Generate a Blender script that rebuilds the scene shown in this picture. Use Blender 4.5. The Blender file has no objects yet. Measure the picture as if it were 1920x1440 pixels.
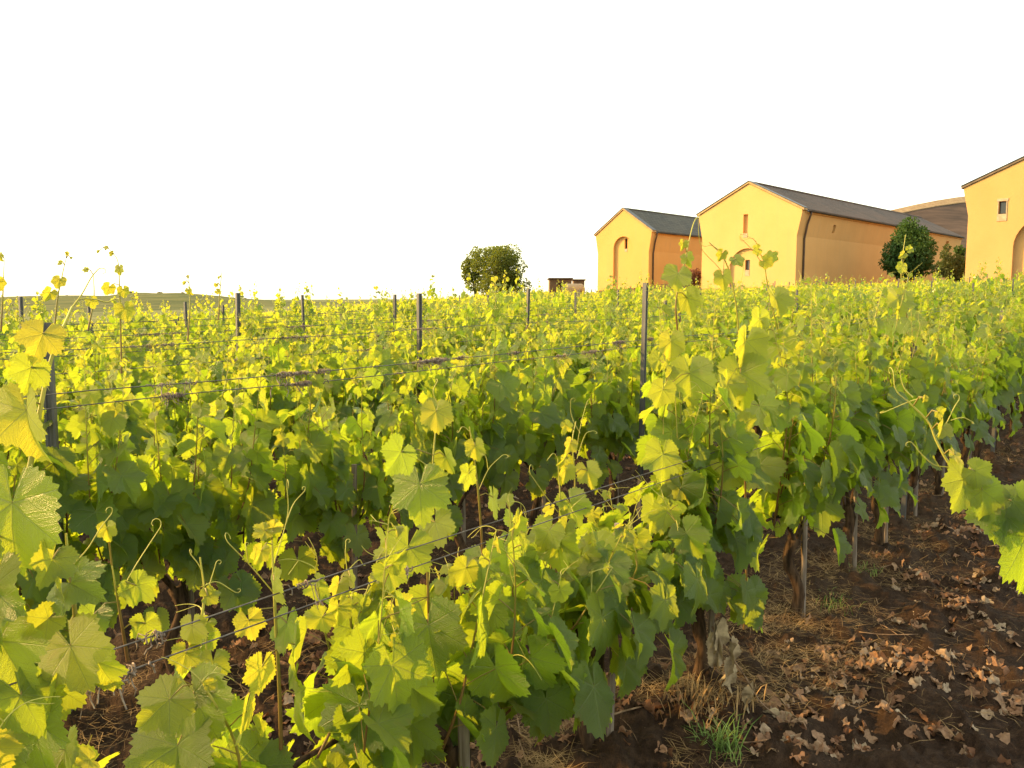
import bpy, bmesh, math, random
import numpy as np
from mathutils import Vector, Matrix

# ------------------------------------------------------------------ camera, world, sun, exposure
scene = bpy.context.scene
COL = scene.collection
F = 1553.0                      # focal length in pixels of the 1920 wide frame
H = 1.6
PITCH = math.atan(160.0 / F)
cam_data = bpy.data.cameras.new('camera')
cam_data.sensor_width = 36.0
cam_data.lens = F / 1920.0 * 36.0
cam_data.clip_start = 0.05
cam_data.clip_end = 6000
cam = bpy.data.objects.new('camera', cam_data)
COL.objects.link(cam)
cam.location = (0, 0, H)
cam.rotation_euler = (math.pi / 2 - PITCH, 0, 0)
scene.camera = cam

SUN_EL = math.radians(25)
SUN_DIR = Vector((-0.98, 0.14, 0)).normalized()          # horizontal direction towards the sun
SUN_AZ = math.atan2(SUN_DIR.x, SUN_DIR.y)                 # clockwise from +Y
world = bpy.data.worlds.new('World')
scene.world = world
world.use_nodes = True
wn, wl = world.node_tree.nodes, world.node_tree.links
wn.clear()
sky = wn.new('ShaderNodeTexSky')
sky.sky_type = 'NISHITA'
sky.sun_disc = False
sky.sun_elevation = SUN_EL
sky.sun_rotation = SUN_AZ
sky.air_density = 1.0
sky.dust_density = 1.5
sky.ozone_density = 1.0
tint = wn.new('ShaderNodeMixRGB'); tint.blend_type = 'MULTIPLY'; tint.inputs[0].default_value = 1.0
tint.inputs[2].default_value = (1.0, 0.93, 0.70, 1)      # warm white balance of the camera
veil = wn.new('ShaderNodeMixRGB'); veil.blend_type = 'ADD'; veil.inputs[0].default_value = 1.0
veil.inputs[2].default_value = (4.80, 4.55, 3.65, 1)         # bright even veil of high haze over the whole sky
bg = wn.new('ShaderNodeBackground'); bg.inputs[1].default_value = 0.13
wo = wn.new('ShaderNodeOutputWorld')
wl.new(sky.outputs[0], tint.inputs[1]); wl.new(tint.outputs[0], veil.inputs[1]); wl.new(veil.outputs[0], bg.inputs[0]); wl.new(bg.outputs[0], wo.inputs[0])

sun_data = bpy.data.lights.new('sun', 'SUN')
sun_data.energy = 4.7
sun_data.angle = math.radians(0.7)
sun_data.color = (1.0, 0.60, 0.20)
sun = bpy.data.objects.new('sun', sun_data)
COL.objects.link(sun)
sv = Vector((SUN_DIR.x * math.cos(SUN_EL), SUN_DIR.y * math.cos(SUN_EL), math.sin(SUN_EL)))
sun.rotation_euler = sv.to_track_quat('Z', 'Y').to_euler()
sun.location = sv * 50

scene.view_settings.view_transform = 'Standard'
scene.view_settings.look = 'None'
scene.view_settings.gamma = 1.0
scene.view_settings.exposure = 1.0
scene.cycles.max_bounces = 8
scene.cycles.transparent_max_bounces = 8
scene.cycles.use_denoising = True

# ------------------------------------------------------------------ geometry of the place
A = math.atan(1290.0 / F)                   # direction of the rows, right of the view axis
SA, CA = math.sin(A), math.cos(A)
U = np.array((SA, CA, 0.0))                 # along the rows
N = np.array((CA, -SA, 0.0))                # across the rows, to the right
D1, DS = 1.45, 1.70                         # nearest row, row spacing
ROT = math.pi / 2 - A                       # z rotation that turns local X along the rows

def smooth(a, b, x):
    t = np.clip((x - a) / (b - a), 0, 1)
    return t * t * (3 - 2 * t)

def terrain(X, Y):
    X = np.asarray(X, float); Y = np.asarray(Y, float)
    R = np.hypot(X, Y)
    Rc = np.maximum(R, 1e-6)
    k = np.minimum(R, 110.0) / Rc           # stop rising past 110 m
    z = (np.where(X < 0, 0.084, 0.038) * X * (0.2 + 0.8 * smooth(6, 28, R)) + 0.0088 * Y * (0.3 + 0.7 * smooth(4, 26, R))) * k
    return z * smooth(-60, 0, Y) 

def tz(x, y): return float(terrain(x, y))

cp, sp = math.cos(PITCH), math.sin(PITCH)
def ray(x, y):
    a = (x - 960) / F; b = (720 - y) / F
    return np.array((a, cp + b * sp, -sp + b * cp))
def at(x, y, Y):                            # point at forward distance Y seen at x, y of the 1920 wide photograph
    r = ray(x, y)
    return np.array((0, 0, H)) + r * (Y / r[1])
def onrow(x, y, d):                         # point in the vertical plane of the row at distance d
    r = ray(x, y)
    s = -d / float(np.dot(N, r))
    return np.array((0, 0, H)) + r * s
def rowpoint(d, t):
    p = -d * N + t * U
    return np.array((p[0], p[1], tz(p[0], p[1])))
def row_t(x, y, d):
    return float(np.dot(onrow(x, y, d), U))

# ------------------------------------------------------------------ numpy noise
def _hash(ix, iy, seed):
    h = (ix.astype(np.int64) * 374761393 + iy.astype(np.int64) * 668265263 + seed * 974634777) & 0xFFFFFFFF
    h = ((h ^ (h >> 13)) * 1274126177) & 0xFFFFFFFF
    return ((h ^ (h >> 16)) & 0xFFFFFF) / float(0xFFFFFF)
def vnoise(x, y, seed=0):
    ix = np.floor(x); iy = np.floor(y)
    fx = x - ix; fy = y - iy
    fx = fx * fx * (3 - 2 * fx); fy = fy * fy * (3 - 2 * fy)
    a = _hash(ix, iy, seed); b = _hash(ix + 1, iy, seed); c = _hash(ix, iy + 1, seed); d = _hash(ix + 1, iy + 1, seed)
    return (a + (b - a) * fx) * (1 - fy) + (c + (d - c) * fx) * fy
def fbm(x, y, o=4, seed=0):
    s = 0; w = 0.5; t = 0
    for i in range(o):
        s = s + w * vnoise(x, y, seed + i * 17); t += w
        x = x * 2.03 + 5.1; y = y * 2.03 + 3.7; w *= 0.5
    return s / t

# ------------------------------------------------------------------ mesh accumulators
def make_mesh(name, V, loops, totals, attrs=None, mat_idx=None, smooth_sh=True):
    me = bpy.data.meshes.new(name)
    V = np.asarray(V, np.float32)
    loops = np.asarray(loops, np.int32); totals = np.asarray(totals, np.int32)
    me.vertices.add(len(V)); me.vertices.foreach_set('co', V.ravel())
    me.loops.add(len(loops)); me.loops.foreach_set('vertex_index', loops)
    me.polygons.add(len(totals))
    starts = np.concatenate(([0], np.cumsum(totals)[:-1])).astype(np.int32)
    me.polygons.foreach_set('loop_start', starts)
    if mat_idx is not None: me.polygons.foreach_set('material_index', np.asarray(mat_idx, np.int32))
    me.update(calc_edges=True)
    me.polygons.foreach_set('use_smooth', np.full(len(totals), bool(smooth_sh)))
    for k, (typ, arr) in (attrs or {}).items():
        at_ = me.attributes.new(k, typ, 'POINT')
        at_.data.foreach_set('vector' if typ == 'FLOAT_VECTOR' else 'value', np.asarray(arr, np.float32).ravel())
    return me

class Acc:
    """collects geometry with two per-vertex attributes: lv = (u, v, random) and age"""
    def __init__(s):
        s.V = []; s.L = []; s.T = []; s.lv = []; s.age = []; s.n = 0
    def add(s, V, loops, totals, lv=None, age=None):
        V = np.asarray(V, float)
        s.V.append(V); s.L.append(np.asarray(loops) + s.n); s.T.append(np.asarray(totals))
        n = len(V); s.n += n
        s.lv.append(np.zeros((n, 3)) if lv is None else lv)
        s.age.append(np.zeros(n) if age is None else (np.full(n, age) if np.isscalar(age) else age))
    def mesh(s, name, mat, smooth_sh=True):
        me = make_mesh(name, np.concatenate(s.V), np.concatenate(s.L), np.concatenate(s.T),
                       {'lv': ('FLOAT_VECTOR', np.concatenate(s.lv)), 'age': ('FLOAT', np.concatenate(s.age))}, smooth_sh=smooth_sh)
        me.materials.append(mat)
        return me

def tube(acc, pts, rad, sides=5, cap=True, age=0.0, rnd=0.5, lump=0.0, rs=None):
    P = np.asarray(pts, float); n = len(P)
    R = np.full(n, rad) if np.isscalar(rad) else np.asarray(rad, float)
    T = np.gradient(P, axis=0); T /= np.maximum(np.linalg.norm(T, axis=1, keepdims=True), 1e-9)
    ref = np.array((0.31, 0.87, 0.38)); 
    if abs(np.dot(T[0], ref)) > 0.9: ref = np.array((1.0, 0, 0))
    B = np.zeros_like(P); b = np.cross(T[0], ref); b /= np.linalg.norm(b)
    for i in range(n):
        b = b - T[i] * np.dot(b, T[i]); b /= max(np.linalg.norm(b), 1e-9); B[i] = b
    C = np.cross(T, B)
    ang = np.linspace(0, 2 * np.pi, sides, endpoint=False)
    rr = R[:, None] * np.ones(sides)[None, :]
    if lump and rs is not None: rr = rr * (1 + lump * (rs.rand(n, sides) - 0.5))
    V = P[:, None, :] + rr[:, :, None] * (np.cos(ang)[None, :, None] * B[:, None, :] + np.sin(ang)[None, :, None] * C[:, None, :])
    V = V.reshape(-1, 3)
    i = np.arange(n - 1)[:, None] * sides; j = np.arange(sides)[None, :]; j2 = (j + 1) % sides
    L = np.stack((i + j, i + j2, i + sides + j2, i + sides + j), -1).reshape(-1)
    Tt = [4] * ((n - 1) * sides)
    if cap:
        L = np.concatenate((L, np.arange(sides)[::-1], (n - 1) * sides + np.arange(sides))); Tt += [sides, sides]
    lv = np.zeros((len(V), 3)); lv[:, 0] = np.repeat(np.linspace(0, 1, n), sides); lv[:, 2] = rnd
    acc.add(V, L, Tt, lv, age)

def spline(ctrl, n):
    """Catmull-Rom through control points"""
    C = np.asarray(ctrl, float)
    C = np.vstack((2 * C[0] - C[1], C, 2 * C[-1] - C[-2]))
    m = len(C) - 3; out = []
    for q in np.linspace(0, m - 1e-6, n):
        i = int(q); f = q - i
        a, b, c, d = C[i], C[i + 1], C[i + 2], C[i + 3]
        out.append(0.5 * (2 * b + (c - a) * f + (2 * a - 5 * b + 4 * c - d) * f * f + (3 * b - a - 3 * c + d) * f ** 3))
    return np.array(out)

# ------------------------------------------------------------------ materials
def mat_new(name):
    m = bpy.data.materials.new(name); m.use_nodes = True
    nt = m.node_tree; nt.nodes.clear()
    out = nt.nodes.new('ShaderNodeOutputMaterial')
    return m, nt, out
class NB:
    """tiny node builder"""
    def __init__(s, nt): s.nt = nt
    def n(s, t, **kw):
        nd = s.nt.nodes.new(t)
        for k, v in kw.items(): setattr(nd, k, v)
        return nd
    def link(s, a, b): s.nt.links.new(a, b)
    def setin(s, nd, i, v):
        if isinstance(v, bpy.types.NodeSocket): s.link(v, nd.inputs[i])
        elif v is not None: nd.inputs[i].default_value = v
    def math(s, op, a, b=None, c=None, clamp=False):
        nd = s.n('ShaderNodeMath', operation=op, use_clamp=clamp)
        s.setin(nd, 0, a); s.setin(nd, 1, b)
        if c is not None: s.setin(nd, 2, c)
        return nd.outputs[0]
    def mix(s, f, a, b, mode='MIX'):
        nd = s.n('ShaderNodeMixRGB', blend_type=mode)
        s.setin(nd, 0, f); s.setin(nd, 1, a); s.setin(nd, 2, b)
        return nd.outputs[0]
    def noise(s, scale, detail=3, vec=None, rough=0.55, dist=0.0):
        nd = s.n('ShaderNodeTexNoise'); nd.inputs['Scale'].default_value = scale; nd.inputs['Detail'].default_value = detail
        nd.inputs['Roughness'].default_value = rough; nd.inputs['Distortion'].default_value = dist
        if vec is not None: s.link(vec, nd.inputs['Vector'])
        return nd.outputs['Fac']
    def ramp(s, f, stops):
        nd = s.n('ShaderNodeValToRGB'); cr = nd.color_ramp
        while len(cr.elements) < len(stops): cr.elements.new(0.5)
        for e, (p, c) in zip(cr.elements, stops):
            e.position = p; e.color = (*c, 1) if len(c) == 3 else c
        s.link(f, nd.inputs[0]); return nd.outputs[0]
    def maprange(s, f, a, b, c, d):
        nd = s.n('ShaderNodeMapRange'); s.link(f, nd.inputs[0])
        for i, v in enumerate((a, b, c, d)): nd.inputs[i + 1].default_value = v
        return nd.outputs[0]
    def obj(s): return s.n('ShaderNodeTexCoord').outputs['Object']
    def pos(s): return s.n('ShaderNodeNewGeometry').outputs['Position']
    def bump(s, h, strength=0.3, dist=0.02):
        nd = s.n('ShaderNodeBump'); nd.inputs['Strength'].default_value = strength; nd.inputs['Distance'].default_value = dist
        s.link(h, nd.inputs['Height']); return nd.outputs[0]
    def principled(s, col, rough=0.7, normal=None, spec=0.4, metal=0.0):
        p = s.n('ShaderNodeBsdfPrincipled')
        s.setin(p, 'Base Color', col if isinstance(col, bpy.types.NodeSocket) else (*col, 1))
        s.setin(p, 'Roughness', rough); p.inputs['Specular IOR Level'].default_value = spec
        p.inputs['Metallic'].default_value = metal
        if normal is not None: s.link(normal, p.inputs['Normal'])
        return p.outputs[0]

def leaf_material(name, young, mature, trans_y, trans_m, veins=True, tfac=0.46):
    m, nt, out = mat_new(name); b = NB(nt)
    a = b.n('ShaderNodeAttribute', attribute_name='lv'); sep = b.n('ShaderNodeSeparateXYZ'); b.link(a.outputs['Vector'], sep.inputs[0])
    u, v, rnd = sep.outputs
    age = b.n('ShaderNodeAttribute', attribute_name='age').outputs['Fac']
    geo = b.n('ShaderNodeNewGeometry')
    pn = b.noise(9.0, 3, geo.outputs['Position'])
    f1 = b.math('ADD', age, b.math('MULTIPLY', b.math('SUBTRACT', rnd, 0.5), 0.5), clamp=True)
    col = b.mix(f1, (*mature, 1), (*young, 1))
    tr = b.mix(f1, (*trans_m, 1), (*trans_y, 1))
    hsv = b.n('ShaderNodeHueSaturation'); b.link(col, hsv.inputs['Color'])
    b.link(b.maprange(pn, 0.3, 0.7, 0.78, 1.2), hsv.inputs['Value'])
    col = hsv.outputs[0]
    nrm = None
    if veins:
        ang = b.math('ARCTAN2', u, v)
        per = math.radians(54)
        aa = b.math('ABSOLUTE', ang)
        md = b.math('SUBTRACT', b.math('FLOORED_MODULO', b.math('ADD', aa, per / 2), per), per / 2)
        r = b.math('SQRT', b.math('ADD', b.math('MULTIPLY', u, u), b.math('MULTIPLY', v, v)))
        dist = b.math('ABSOLUTE', b.math('MULTIPLY', r, b.math('SINE', md)))
        main = b.math('SUBTRACT', 1.0, b.math('DIVIDE', dist, b.math('SUBTRACT', 0.026, b.math('MULTIPLY', r, 0.015))), clamp=True)
        # side veins run outwards from each main vein
        al = b.math('MULTIPLY', r, b.math('COSINE', md))
        q = b.math('FLOORED_MODULO', b.math('MULTIPLY', b.math('SUBTRACT', al, b.math('MULTIPLY', dist, 0.9)), 7.0), 1.0)
        sv_ = b.math('SUBTRACT', 1.0, b.math('DIVIDE', b.math('ABSOLUTE', b.math('SUBTRACT', q, 0.5)), 0.10), clamp=True)
        vein = b.math('MAXIMUM', main, b.math('MULTIPLY', sv_, 0.45))
        col = b.mix(b.math('MULTIPLY', vein, 0.5), col, (0.30, 0.38, 0.10, 1))
        tr = b.mix(b.math('MULTIPLY', vein, 0.5), tr, (0.16, 0.17, 0.02, 1))
        wr = b.noise(60.0, 3, a.outputs['Vector'])
        puff = b.math('ADD', b.math('MULTIPLY', b.math('ABSOLUTE', b.math('SUBTRACT', q, 0.5)), -0.45), b.math('MULTIPLY', vein, -0.5))
        hgt = b.math('ADD', puff, b.math('MULTIPLY', wr, 0.9))
        nrm = b.bump(hgt, 0.65, 0.008)
        # a few leaves have pale or brown spots
        sp_ = b.maprange(b.noise(30.0, 2, geo.outputs['Position']), 0.66, 0.74, 0.0, 0.5)
        col = b.mix(sp_, col, (0.16, 0.10, 0.03, 1))
    back = b.mix(0.30, col, (0.12, 0.21, 0.07, 1))
    colf = b.mix(geo.outputs['Backfacing'], col, back)
    rough = b.maprange(rnd, 0, 1, 0.24, 0.50)
    p = b.principled(colf, rough, nrm, 0.8)
    t = b.n('ShaderNodeBsdfTranslucent'); b.link(tr, t.inputs[0])
    if nrm is not None: b.link(nrm, t.inputs['Normal'])
    mx = b.n('ShaderNodeMixShader'); mx.inputs[0].default_value = tfac
    b.link(p, mx.inputs[1]); b.link(t.outputs[0], mx.inputs[2]); b.link(mx.outputs[0], out.inputs[0])
    return m

M = {}
M['leaf'] = leaf_material('vine_leaf', (0.13, 0.20, 0.020), (0.034, 0.078, 0.010), (0.80, 0.72, 0.040), (0.48, 0.65, 0.024), tfac=0.54)
M['leaf_far'] = leaf_material('vine_leaf_far', (0.15, 0.22, 0.022), (0.042, 0.088, 0.010), (0.80, 0.72, 0.040), (0.50, 0.66, 0.024), veins=False, tfac=0.54)

def simple(name, c1, c2, scale, rough=0.8, bump=0.3, bdist=0.01, spec=0.3, detail=5, c3=None, stretch=None, metal=0.0, lohi=(0.35, 0.65)):
    m, nt, out = mat_new(name); b = NB(nt)
    vec = b.obj()
    if stretch:
        mp = b.n('ShaderNodeMapping'); b.link(vec, mp.inputs[0]); mp.inputs['Scale'].default_value = stretch; vec = mp.outputs[0]
    f = b.noise(scale, detail, vec)
    stops = [(lohi[0], c1), (lohi[1], c2)] if c3 is None else [(lohi[0], c1), (0.5, c3), (lohi[1], c2)]
    col = b.ramp(f, stops)
    f2 = b.noise(scale * 6, 3, vec)
    nr = b.bump(b.math('ADD', f, b.math('MULTIPLY', f2, 0.5)), bump, bdist)
    b.link(b.principled(col, rough, nr, spec, metal), out.inputs[0])
    return m

M['bark'] = simple('vine_bark', (0.022, 0.014, 0.009), (0.10, 0.062, 0.038), 18, 0.95, 0.9, 0.01, 0.1, stretch=(3, 3, 0.5))
M['tree_bark'] = simple('tree_bark', (0.05, 0.035, 0.022), (0.13, 0.09, 0.06), 6, 0.95, 0.6, 0.03, 0.1)
M['post'] = simple('post_metal', (0.05, 0.05, 0.052), (0.13, 0.128, 0.125), 14, 0.55, 0.15, 0.003, 0.5, stretch=(1, 1, 0.25), metal=0.35)
M['wire'] = simple('wire_metal', (0.05, 0.045, 0.04), (0.15, 0.13, 0.11), 40, 0.55, 0.1, 0.001, 0.5, metal=0.4)
M['stake'] = simple('stake_wood', (0.12, 0.095, 0.075), (0.27, 0.22, 0.18), 22, 0.9, 0.5, 0.004, 0.15, stretch=(4, 4, 0.3))
M['dry_tendril'] = simple('dry_tendril', (0.10, 0.075, 0.06), (0.36, 0.29, 0.23), 60, 0.9, 0.3, 0.002, 0.1)
M['straw'] = simple('straw', (0.10, 0.06, 0.03), (0.36, 0.24, 0.11), 14, 0.9, 0.0, 0.001, 0.15)
M['grass'] = simple('grass_green', (0.06, 0.12, 0.02), (0.18, 0.26, 0.05), 9, 0.6, 0.0, 0.001, 0.3)
M['twig'] = simple('twig', (0.09, 0.055, 0.035), (0.28, 0.19, 0.12), 25, 0.9, 0.3, 0.002, 0.1)

# shoots: reddish brown at the foot, green at the tip
m, nt, out = mat_new('shoot'); b = NB(nt)
ag = b.n('ShaderNodeAttribute', attribute_name='age').outputs['Fac']
col = b.ramp(ag, [(0.0, (0.15, 0.075, 0.03)), (0.45, (0.21, 0.13, 0.035)), (0.8, (0.34, 0.32, 0.05)), (1.0, (0.5, 0.47, 0.09))])
p = b.principled(col, 0.45, None, 0.4)
t = b.n('ShaderNodeBsdfTranslucent'); b.link(col, t.inputs[0])
mx = b.n('ShaderNodeMixShader'); mx.inputs[0].default_value = 0.2
b.link(p, mx.inputs[1]); b.link(t.outputs[0], mx.inputs[2]); b.link(mx.outputs[0], out.inputs[0])
M['shoot'] = m

# dry leaves
m, nt, out = mat_new('dry_leaf'); b = NB(nt)
a = b.n('ShaderNodeAttribute', attribute_name='lv'); sep = b.n('ShaderNodeSeparateXYZ'); b.link(a.outputs['Vector'], sep.inputs[0])
col = b.ramp(sep.outputs[2], [(0.0, (0.10, 0.042, 0.020)), (0.3, (0.20, 0.095, 0.046)), (0.6, (0.32, 0.18, 0.10)), (0.85, (0.35, 0.235, 0.145)), (1.0, (0.50, 0.40, 0.28))])
f = b.noise(70, 4, b.obj())
col = b.mix(b.maprange(f, 0.35, 0.7, 0.0, 0.6), col, (0.12, 0.06, 0.035, 1))
nr = b.bump(f, 0.5, 0.004)
p = b.principled(col, 0.75, nr, 0.25)
t = b.n('ShaderNodeBsdfTranslucent'); b.link(col, t.inputs[0])
mx = b.n('ShaderNodeMixShader'); mx.inputs[0].default_value = 0.2
b.link(p, mx.inputs[1]); b.link(t.outputs[0], mx.inputs[2]); b.link(mx.outputs[0], out.inputs[0])
M['dry_leaf'] = m

# soil
m, nt, out = mat_new('soil'); b = NB(nt)
P = b.pos()
f = b.noise(1.3, 6, P); f2 = b.noise(24, 8, P, 0.65); f3 = b.noise(110, 4, P, 0.6)
col = b.ramp(f2, [(0.3, (0.014, 0.0070, 0.004)), (0.5, (0.034, 0.0185, 0.0105)), (0.72, (0.075, 0.043, 0.025))])
col = b.mix(b.maprange(f, 0.4, 0.65, 0.0, 0.5), col, (0.048, 0.030, 0.019, 1))
speck = b.maprange(f3, 0.66, 0.72, 0.0, 0.7)
col = b.mix(speck, col, (0.15, 0.09, 0.052, 1))
far_at = b.n('ShaderNodeAttribute', attribute_name='age').outputs['Fac']
g1 = b.ramp(b.noise(0.05, 5, P), [(0.35, (0.085, 0.10, 0.03)), (0.65, (0.15, 0.15, 0.05))])
col = b.mix(far_at, col, g1)
nr = b.bump(b.math('ADD', f2, b.math('MULTIPLY', f3, 0.4)), 1.0, 0.03)
b.link(b.principled(col, 0.95, nr, 0.15), out.inputs[0])
M['soil'] = m

# plaster
def plaster(name, c1, c2, dirt=(0.42, 0.30, 0.15)):
    m, nt, out = mat_new(name); b = NB(nt)
    o = b.obj()
    f = b.noise(0.55, 5, o); f2 = b.noise(9, 5, o); f3 = b.noise(60, 3, o)
    mp = b.n('ShaderNodeMapping'); b.link(o, mp.inputs[0]); mp.inputs['Scale'].default_value = (2.2, 2.2, 0.14)
    st = b.noise(1.4, 5, mp.outputs[0])
    col = b.ramp(f, [(0.3, c1), (0.7, c2)])
    col = b.mix(b.maprange(f2, 0.4, 0.75, 0.0, 0.13), col, (*dirt, 1))
    col = b.mix(b.maprange(st, 0.52, 0.75, 0.0, 0.22), col, (*dirt, 1))
    nr = b.bump(b.math('ADD', f2, b.math('MULTIPLY', f3, 0.6)), 0.35, 0.02)
    b.link(b.principled(col, 0.9, nr, 0.2), out.inputs[0])
    return m
M['plaster'] = plaster('ochre_plaster', (0.58, 0.348, 0.125), (0.64, 0.385, 0.146))
M['plaster_orange'] = plaster('orange_plaster', (0.58, 0.325, 0.100), (0.64, 0.360, 0.118))
M['plaster_pale'] = plaster('pale_plaster', (0.49, 0.290, 0.108), (0.55, 0.325, 0.126))
M['sill'] = simple('sill_stone', (0.34, 0.26, 0.17), (0.46, 0.37, 0.25), 5, 0.85, 0.3)
M['frame'] = simple('window_frame', (0.030, 0.022, 0.018), (0.06, 0.045, 0.035), 8, 0.5, 0.1)
M['gutter'] = simple('gutter_metal', (0.035, 0.038, 0.042), (0.07, 0.075, 0.08), 4, 0.45, 0.1, 0.01, 0.5, metal=0.5)
M['pipe'] = simple('pipe_metal', (0.05, 0.028, 0.016), (0.10, 0.055, 0.03), 4, 0.5, 0.1, 0.01, 0.4)
M['verge'] = simple('verge_board', (0.36, 0.24, 0.12), (0.46, 0.32, 0.17), 4, 0.85, 0.2)
M['verge_grey'] = simple('verge_slate', (0.12, 0.095, 0.07), (0.20, 0.155, 0.11), 4, 0.85, 0.2)
m, nt, out = mat_new('glass'); b = NB(nt)
b.link(b.principled((0.03, 0.032, 0.028), 0.12, None, 0.6), out.inputs[0]); M['glass'] = m

def roof_mat(name, c1, c2, c3):
    m, nt, out = mat_new(name); b = NB(nt)
    o = b.obj()
    br = b.n('ShaderNodeTexBrick'); b.link(o, br.inputs[0])
    br.inputs['Scale'].default_value = 1.0; br.inputs['Brick Width'].default_value = 0.42; br.inputs['Row Height'].default_value = 0.26
    br.inputs['Mortar Size'].default_value = 0.018; br.inputs['Color1'].default_value = (*c1, 1); br.inputs['Color2'].default_value = (*c2, 1)
    br.inputs['Mortar'].default_value = tuple(x * 0.35 for x in c1) + (1,)
    f = b.noise(0.6, 6, o)
    col = b.mix(b.maprange(f, 0.35, 0.7, 0.0, 0.65), br.outputs[0], (*c3, 1))
    nr = b.bump(b.math('ADD', br.outputs['Fac'], b.noise(12, 4, o)), 0.5, 0.03)
    b.link(b.principled(col, 0.85, nr, 0.25), out.inputs[0])
    return m
M['roof'] = roof_mat('slate_roof', (0.060, 0.047, 0.040), (0.100, 0.074, 0.060), (0.125, 0.080, 0.058))
M['roof_grey'] = roof_mat('grey_slate_roof', (0.055, 0.057, 0.052), (0.085, 0.085, 0.073), (0.10, 0.092, 0.072))
M['roof_brown'] = simple('brown_roof', (0.050, 0.033, 0.023), (0.105, 0.066, 0.044), 0.9, 0.9, 0.4, 0.05, stretch=(0.3, 1, 2))
M['ridge_tile'] = simple('ridge_tile', (0.26, 0.17, 0.09), (0.36, 0.25, 0.13), 3, 0.9, 0.3)
m, nt, out = mat_new('brick'); b = NB(nt)
br = b.n('ShaderNodeTexBrick'); b.link(b.obj(), br.inputs[0]); br.inputs['Scale'].default_value = 1.0
br.inputs['Brick Width'].default_value = 0.3; br.inputs['Row Height'].default_value = 0.12; br.inputs['Mortar Size'].default_value = 0.012
br.inputs['Color1'].default_value = (0.15, 0.095, 0.05, 1); br.inputs['Color2'].default_value = (0.21, 0.135, 0.07, 1); br.inputs['Mortar'].default_value = (0.12, 0.08, 0.05, 1)
mp = b.n('ShaderNodeMapping'); mp.inputs['Rotation'].default_value = (math.pi / 2, 0, 0); b.link(b.obj(), mp.inputs[0]); b.link(mp.outputs[0], br.inputs[0])
col = b.mix(b.maprange(b.noise(2.0, 5, b.obj()), 0.35, 0.7, 0, 0.6), br.outputs[0], (0.17, 0.11, 0.06, 1))
b.link(b.principled(col, 0.9, b.bump(br.outputs['Fac'], 0.4, 0.02), 0.2), out.inputs[0]); M['brick'] = m

def crown_mat(name, dark, light, trans, tf=0.35):
    m, nt, out = mat_new(name); b = NB(nt)
    a = b.n('ShaderNodeAttribute', attribute_name='lv'); sep = b.n('ShaderNodeSeparateXYZ'); b.link(a.outputs['Vector'], sep.inputs[0])
    col = b.mix(sep.outputs[2], (*dark, 1), (*light, 1))
    p = b.principled(col, 0.6, None, 0.3)
    t = b.n('ShaderNodeBsdfTranslucent'); t.inputs[0].default_value = (*trans, 1)
    mx = b.n('ShaderNodeMixShader'); mx.inputs[0].default_value = tf
    b.link(p, mx.inputs[1]); b.link(t.outputs[0], mx.inputs[2]); b.link(mx.outputs[0], out.inputs[0])
    return m
M['crown_round'] = crown_mat('round_tree_leaves', (0.045, 0.070, 0.014), (0.13, 0.16, 0.028), (0.28, 0.32, 0.02))
M['crown_dark'] = crown_mat('dark_tree_leaves', (0.020, 0.056, 0.012), (0.055, 0.125, 0.022), (0.10, 0.18, 0.02), 0.3)
M['crown_shrub'] = crown_mat('shrub_leaves', (0.05, 0.07, 0.02), (0.12, 0.15, 0.05), (0.16, 0.2, 0.04), 0.3)
M['crown_rust'] = crown_mat('rust_shrub_leaves', (0.13, 0.05, 0.03), (0.28, 0.13, 0.07), (0.25, 0.1, 0.03), 0.3)
M['crown_hill'] = crown_mat('hill_bush_leaves', (0.07, 0.09, 0.03), (0.14, 0.14, 0.05), (0.2, 0.18, 0.04), 0.3)

# ------------------------------------------------------------------ object helpers
def link(o, parent=None):
    COL.objects.link(o)
    if parent is not None: o.parent = parent
    return o
def ob(name, mesh, parent=None, loc=(0, 0, 0), rotz=0.0):
    o = bpy.data.objects.new(name, mesh); link(o, parent)
    o.location = loc; o.rotation_euler = (0, 0, rotz)
    return o
def tag(o, label=None, cat=None, group=None, kind=None):
    if label: o['label'] = label
    if cat: o['category'] = cat
    if group: o['group'] = group
    if kind: o['kind'] = kind
    return o
def thing(name, label, cat, loc=(0, 0, 0), rotz=0.0, group=None):
    o = bpy.data.objects.new(name, None); link(o)
    o.location = loc; o.rotation_euler = (0, 0, rotz); o.empty_display_size = 0.2
    return tag(o, label, cat, group)
ORD = ['zeroth', 'first', 'second', 'third', 'fourth', 'fifth', 'sixth', 'seventh', 'eighth', 'ninth', 'tenth', 'eleventh', 'twelfth', 'thirteenth', 'fourteenth',
       'fifteenth', 'sixteenth', 'seventeenth', 'eighteenth', 'nineteenth', 'twentieth']

def box_mesh(name, lo, hi, mat, bevel=0.0):
    bm = bmesh.new(); bmesh.ops.create_cube(bm, size=1.0)
    for v in bm.verts:
        v.co = Vector([lo[i] + (v.co[i] + 0.5) * (hi[i] - lo[i]) for i in range(3)])
    if bevel > 0: bmesh.ops.bevel(bm, geom=bm.edges[:], offset=bevel, segments=2, affect='EDGES')
    me = bpy.data.meshes.new(name); bm.to_mesh(me); bm.free(); me.materials.append(mat)
    return me
def poly_mesh(name, verts, faces, mat):
    me = bpy.data.meshes.new(name); me.from_pydata([tuple(v) for v in verts], [], faces); me.materials.append(mat)
    bm = bmesh.new(); bm.from_mesh(me); bmesh.ops.recalc_face_normals(bm, faces=bm.faces[:]); bm.to_mesh(me); bm.free()
    return me

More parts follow.
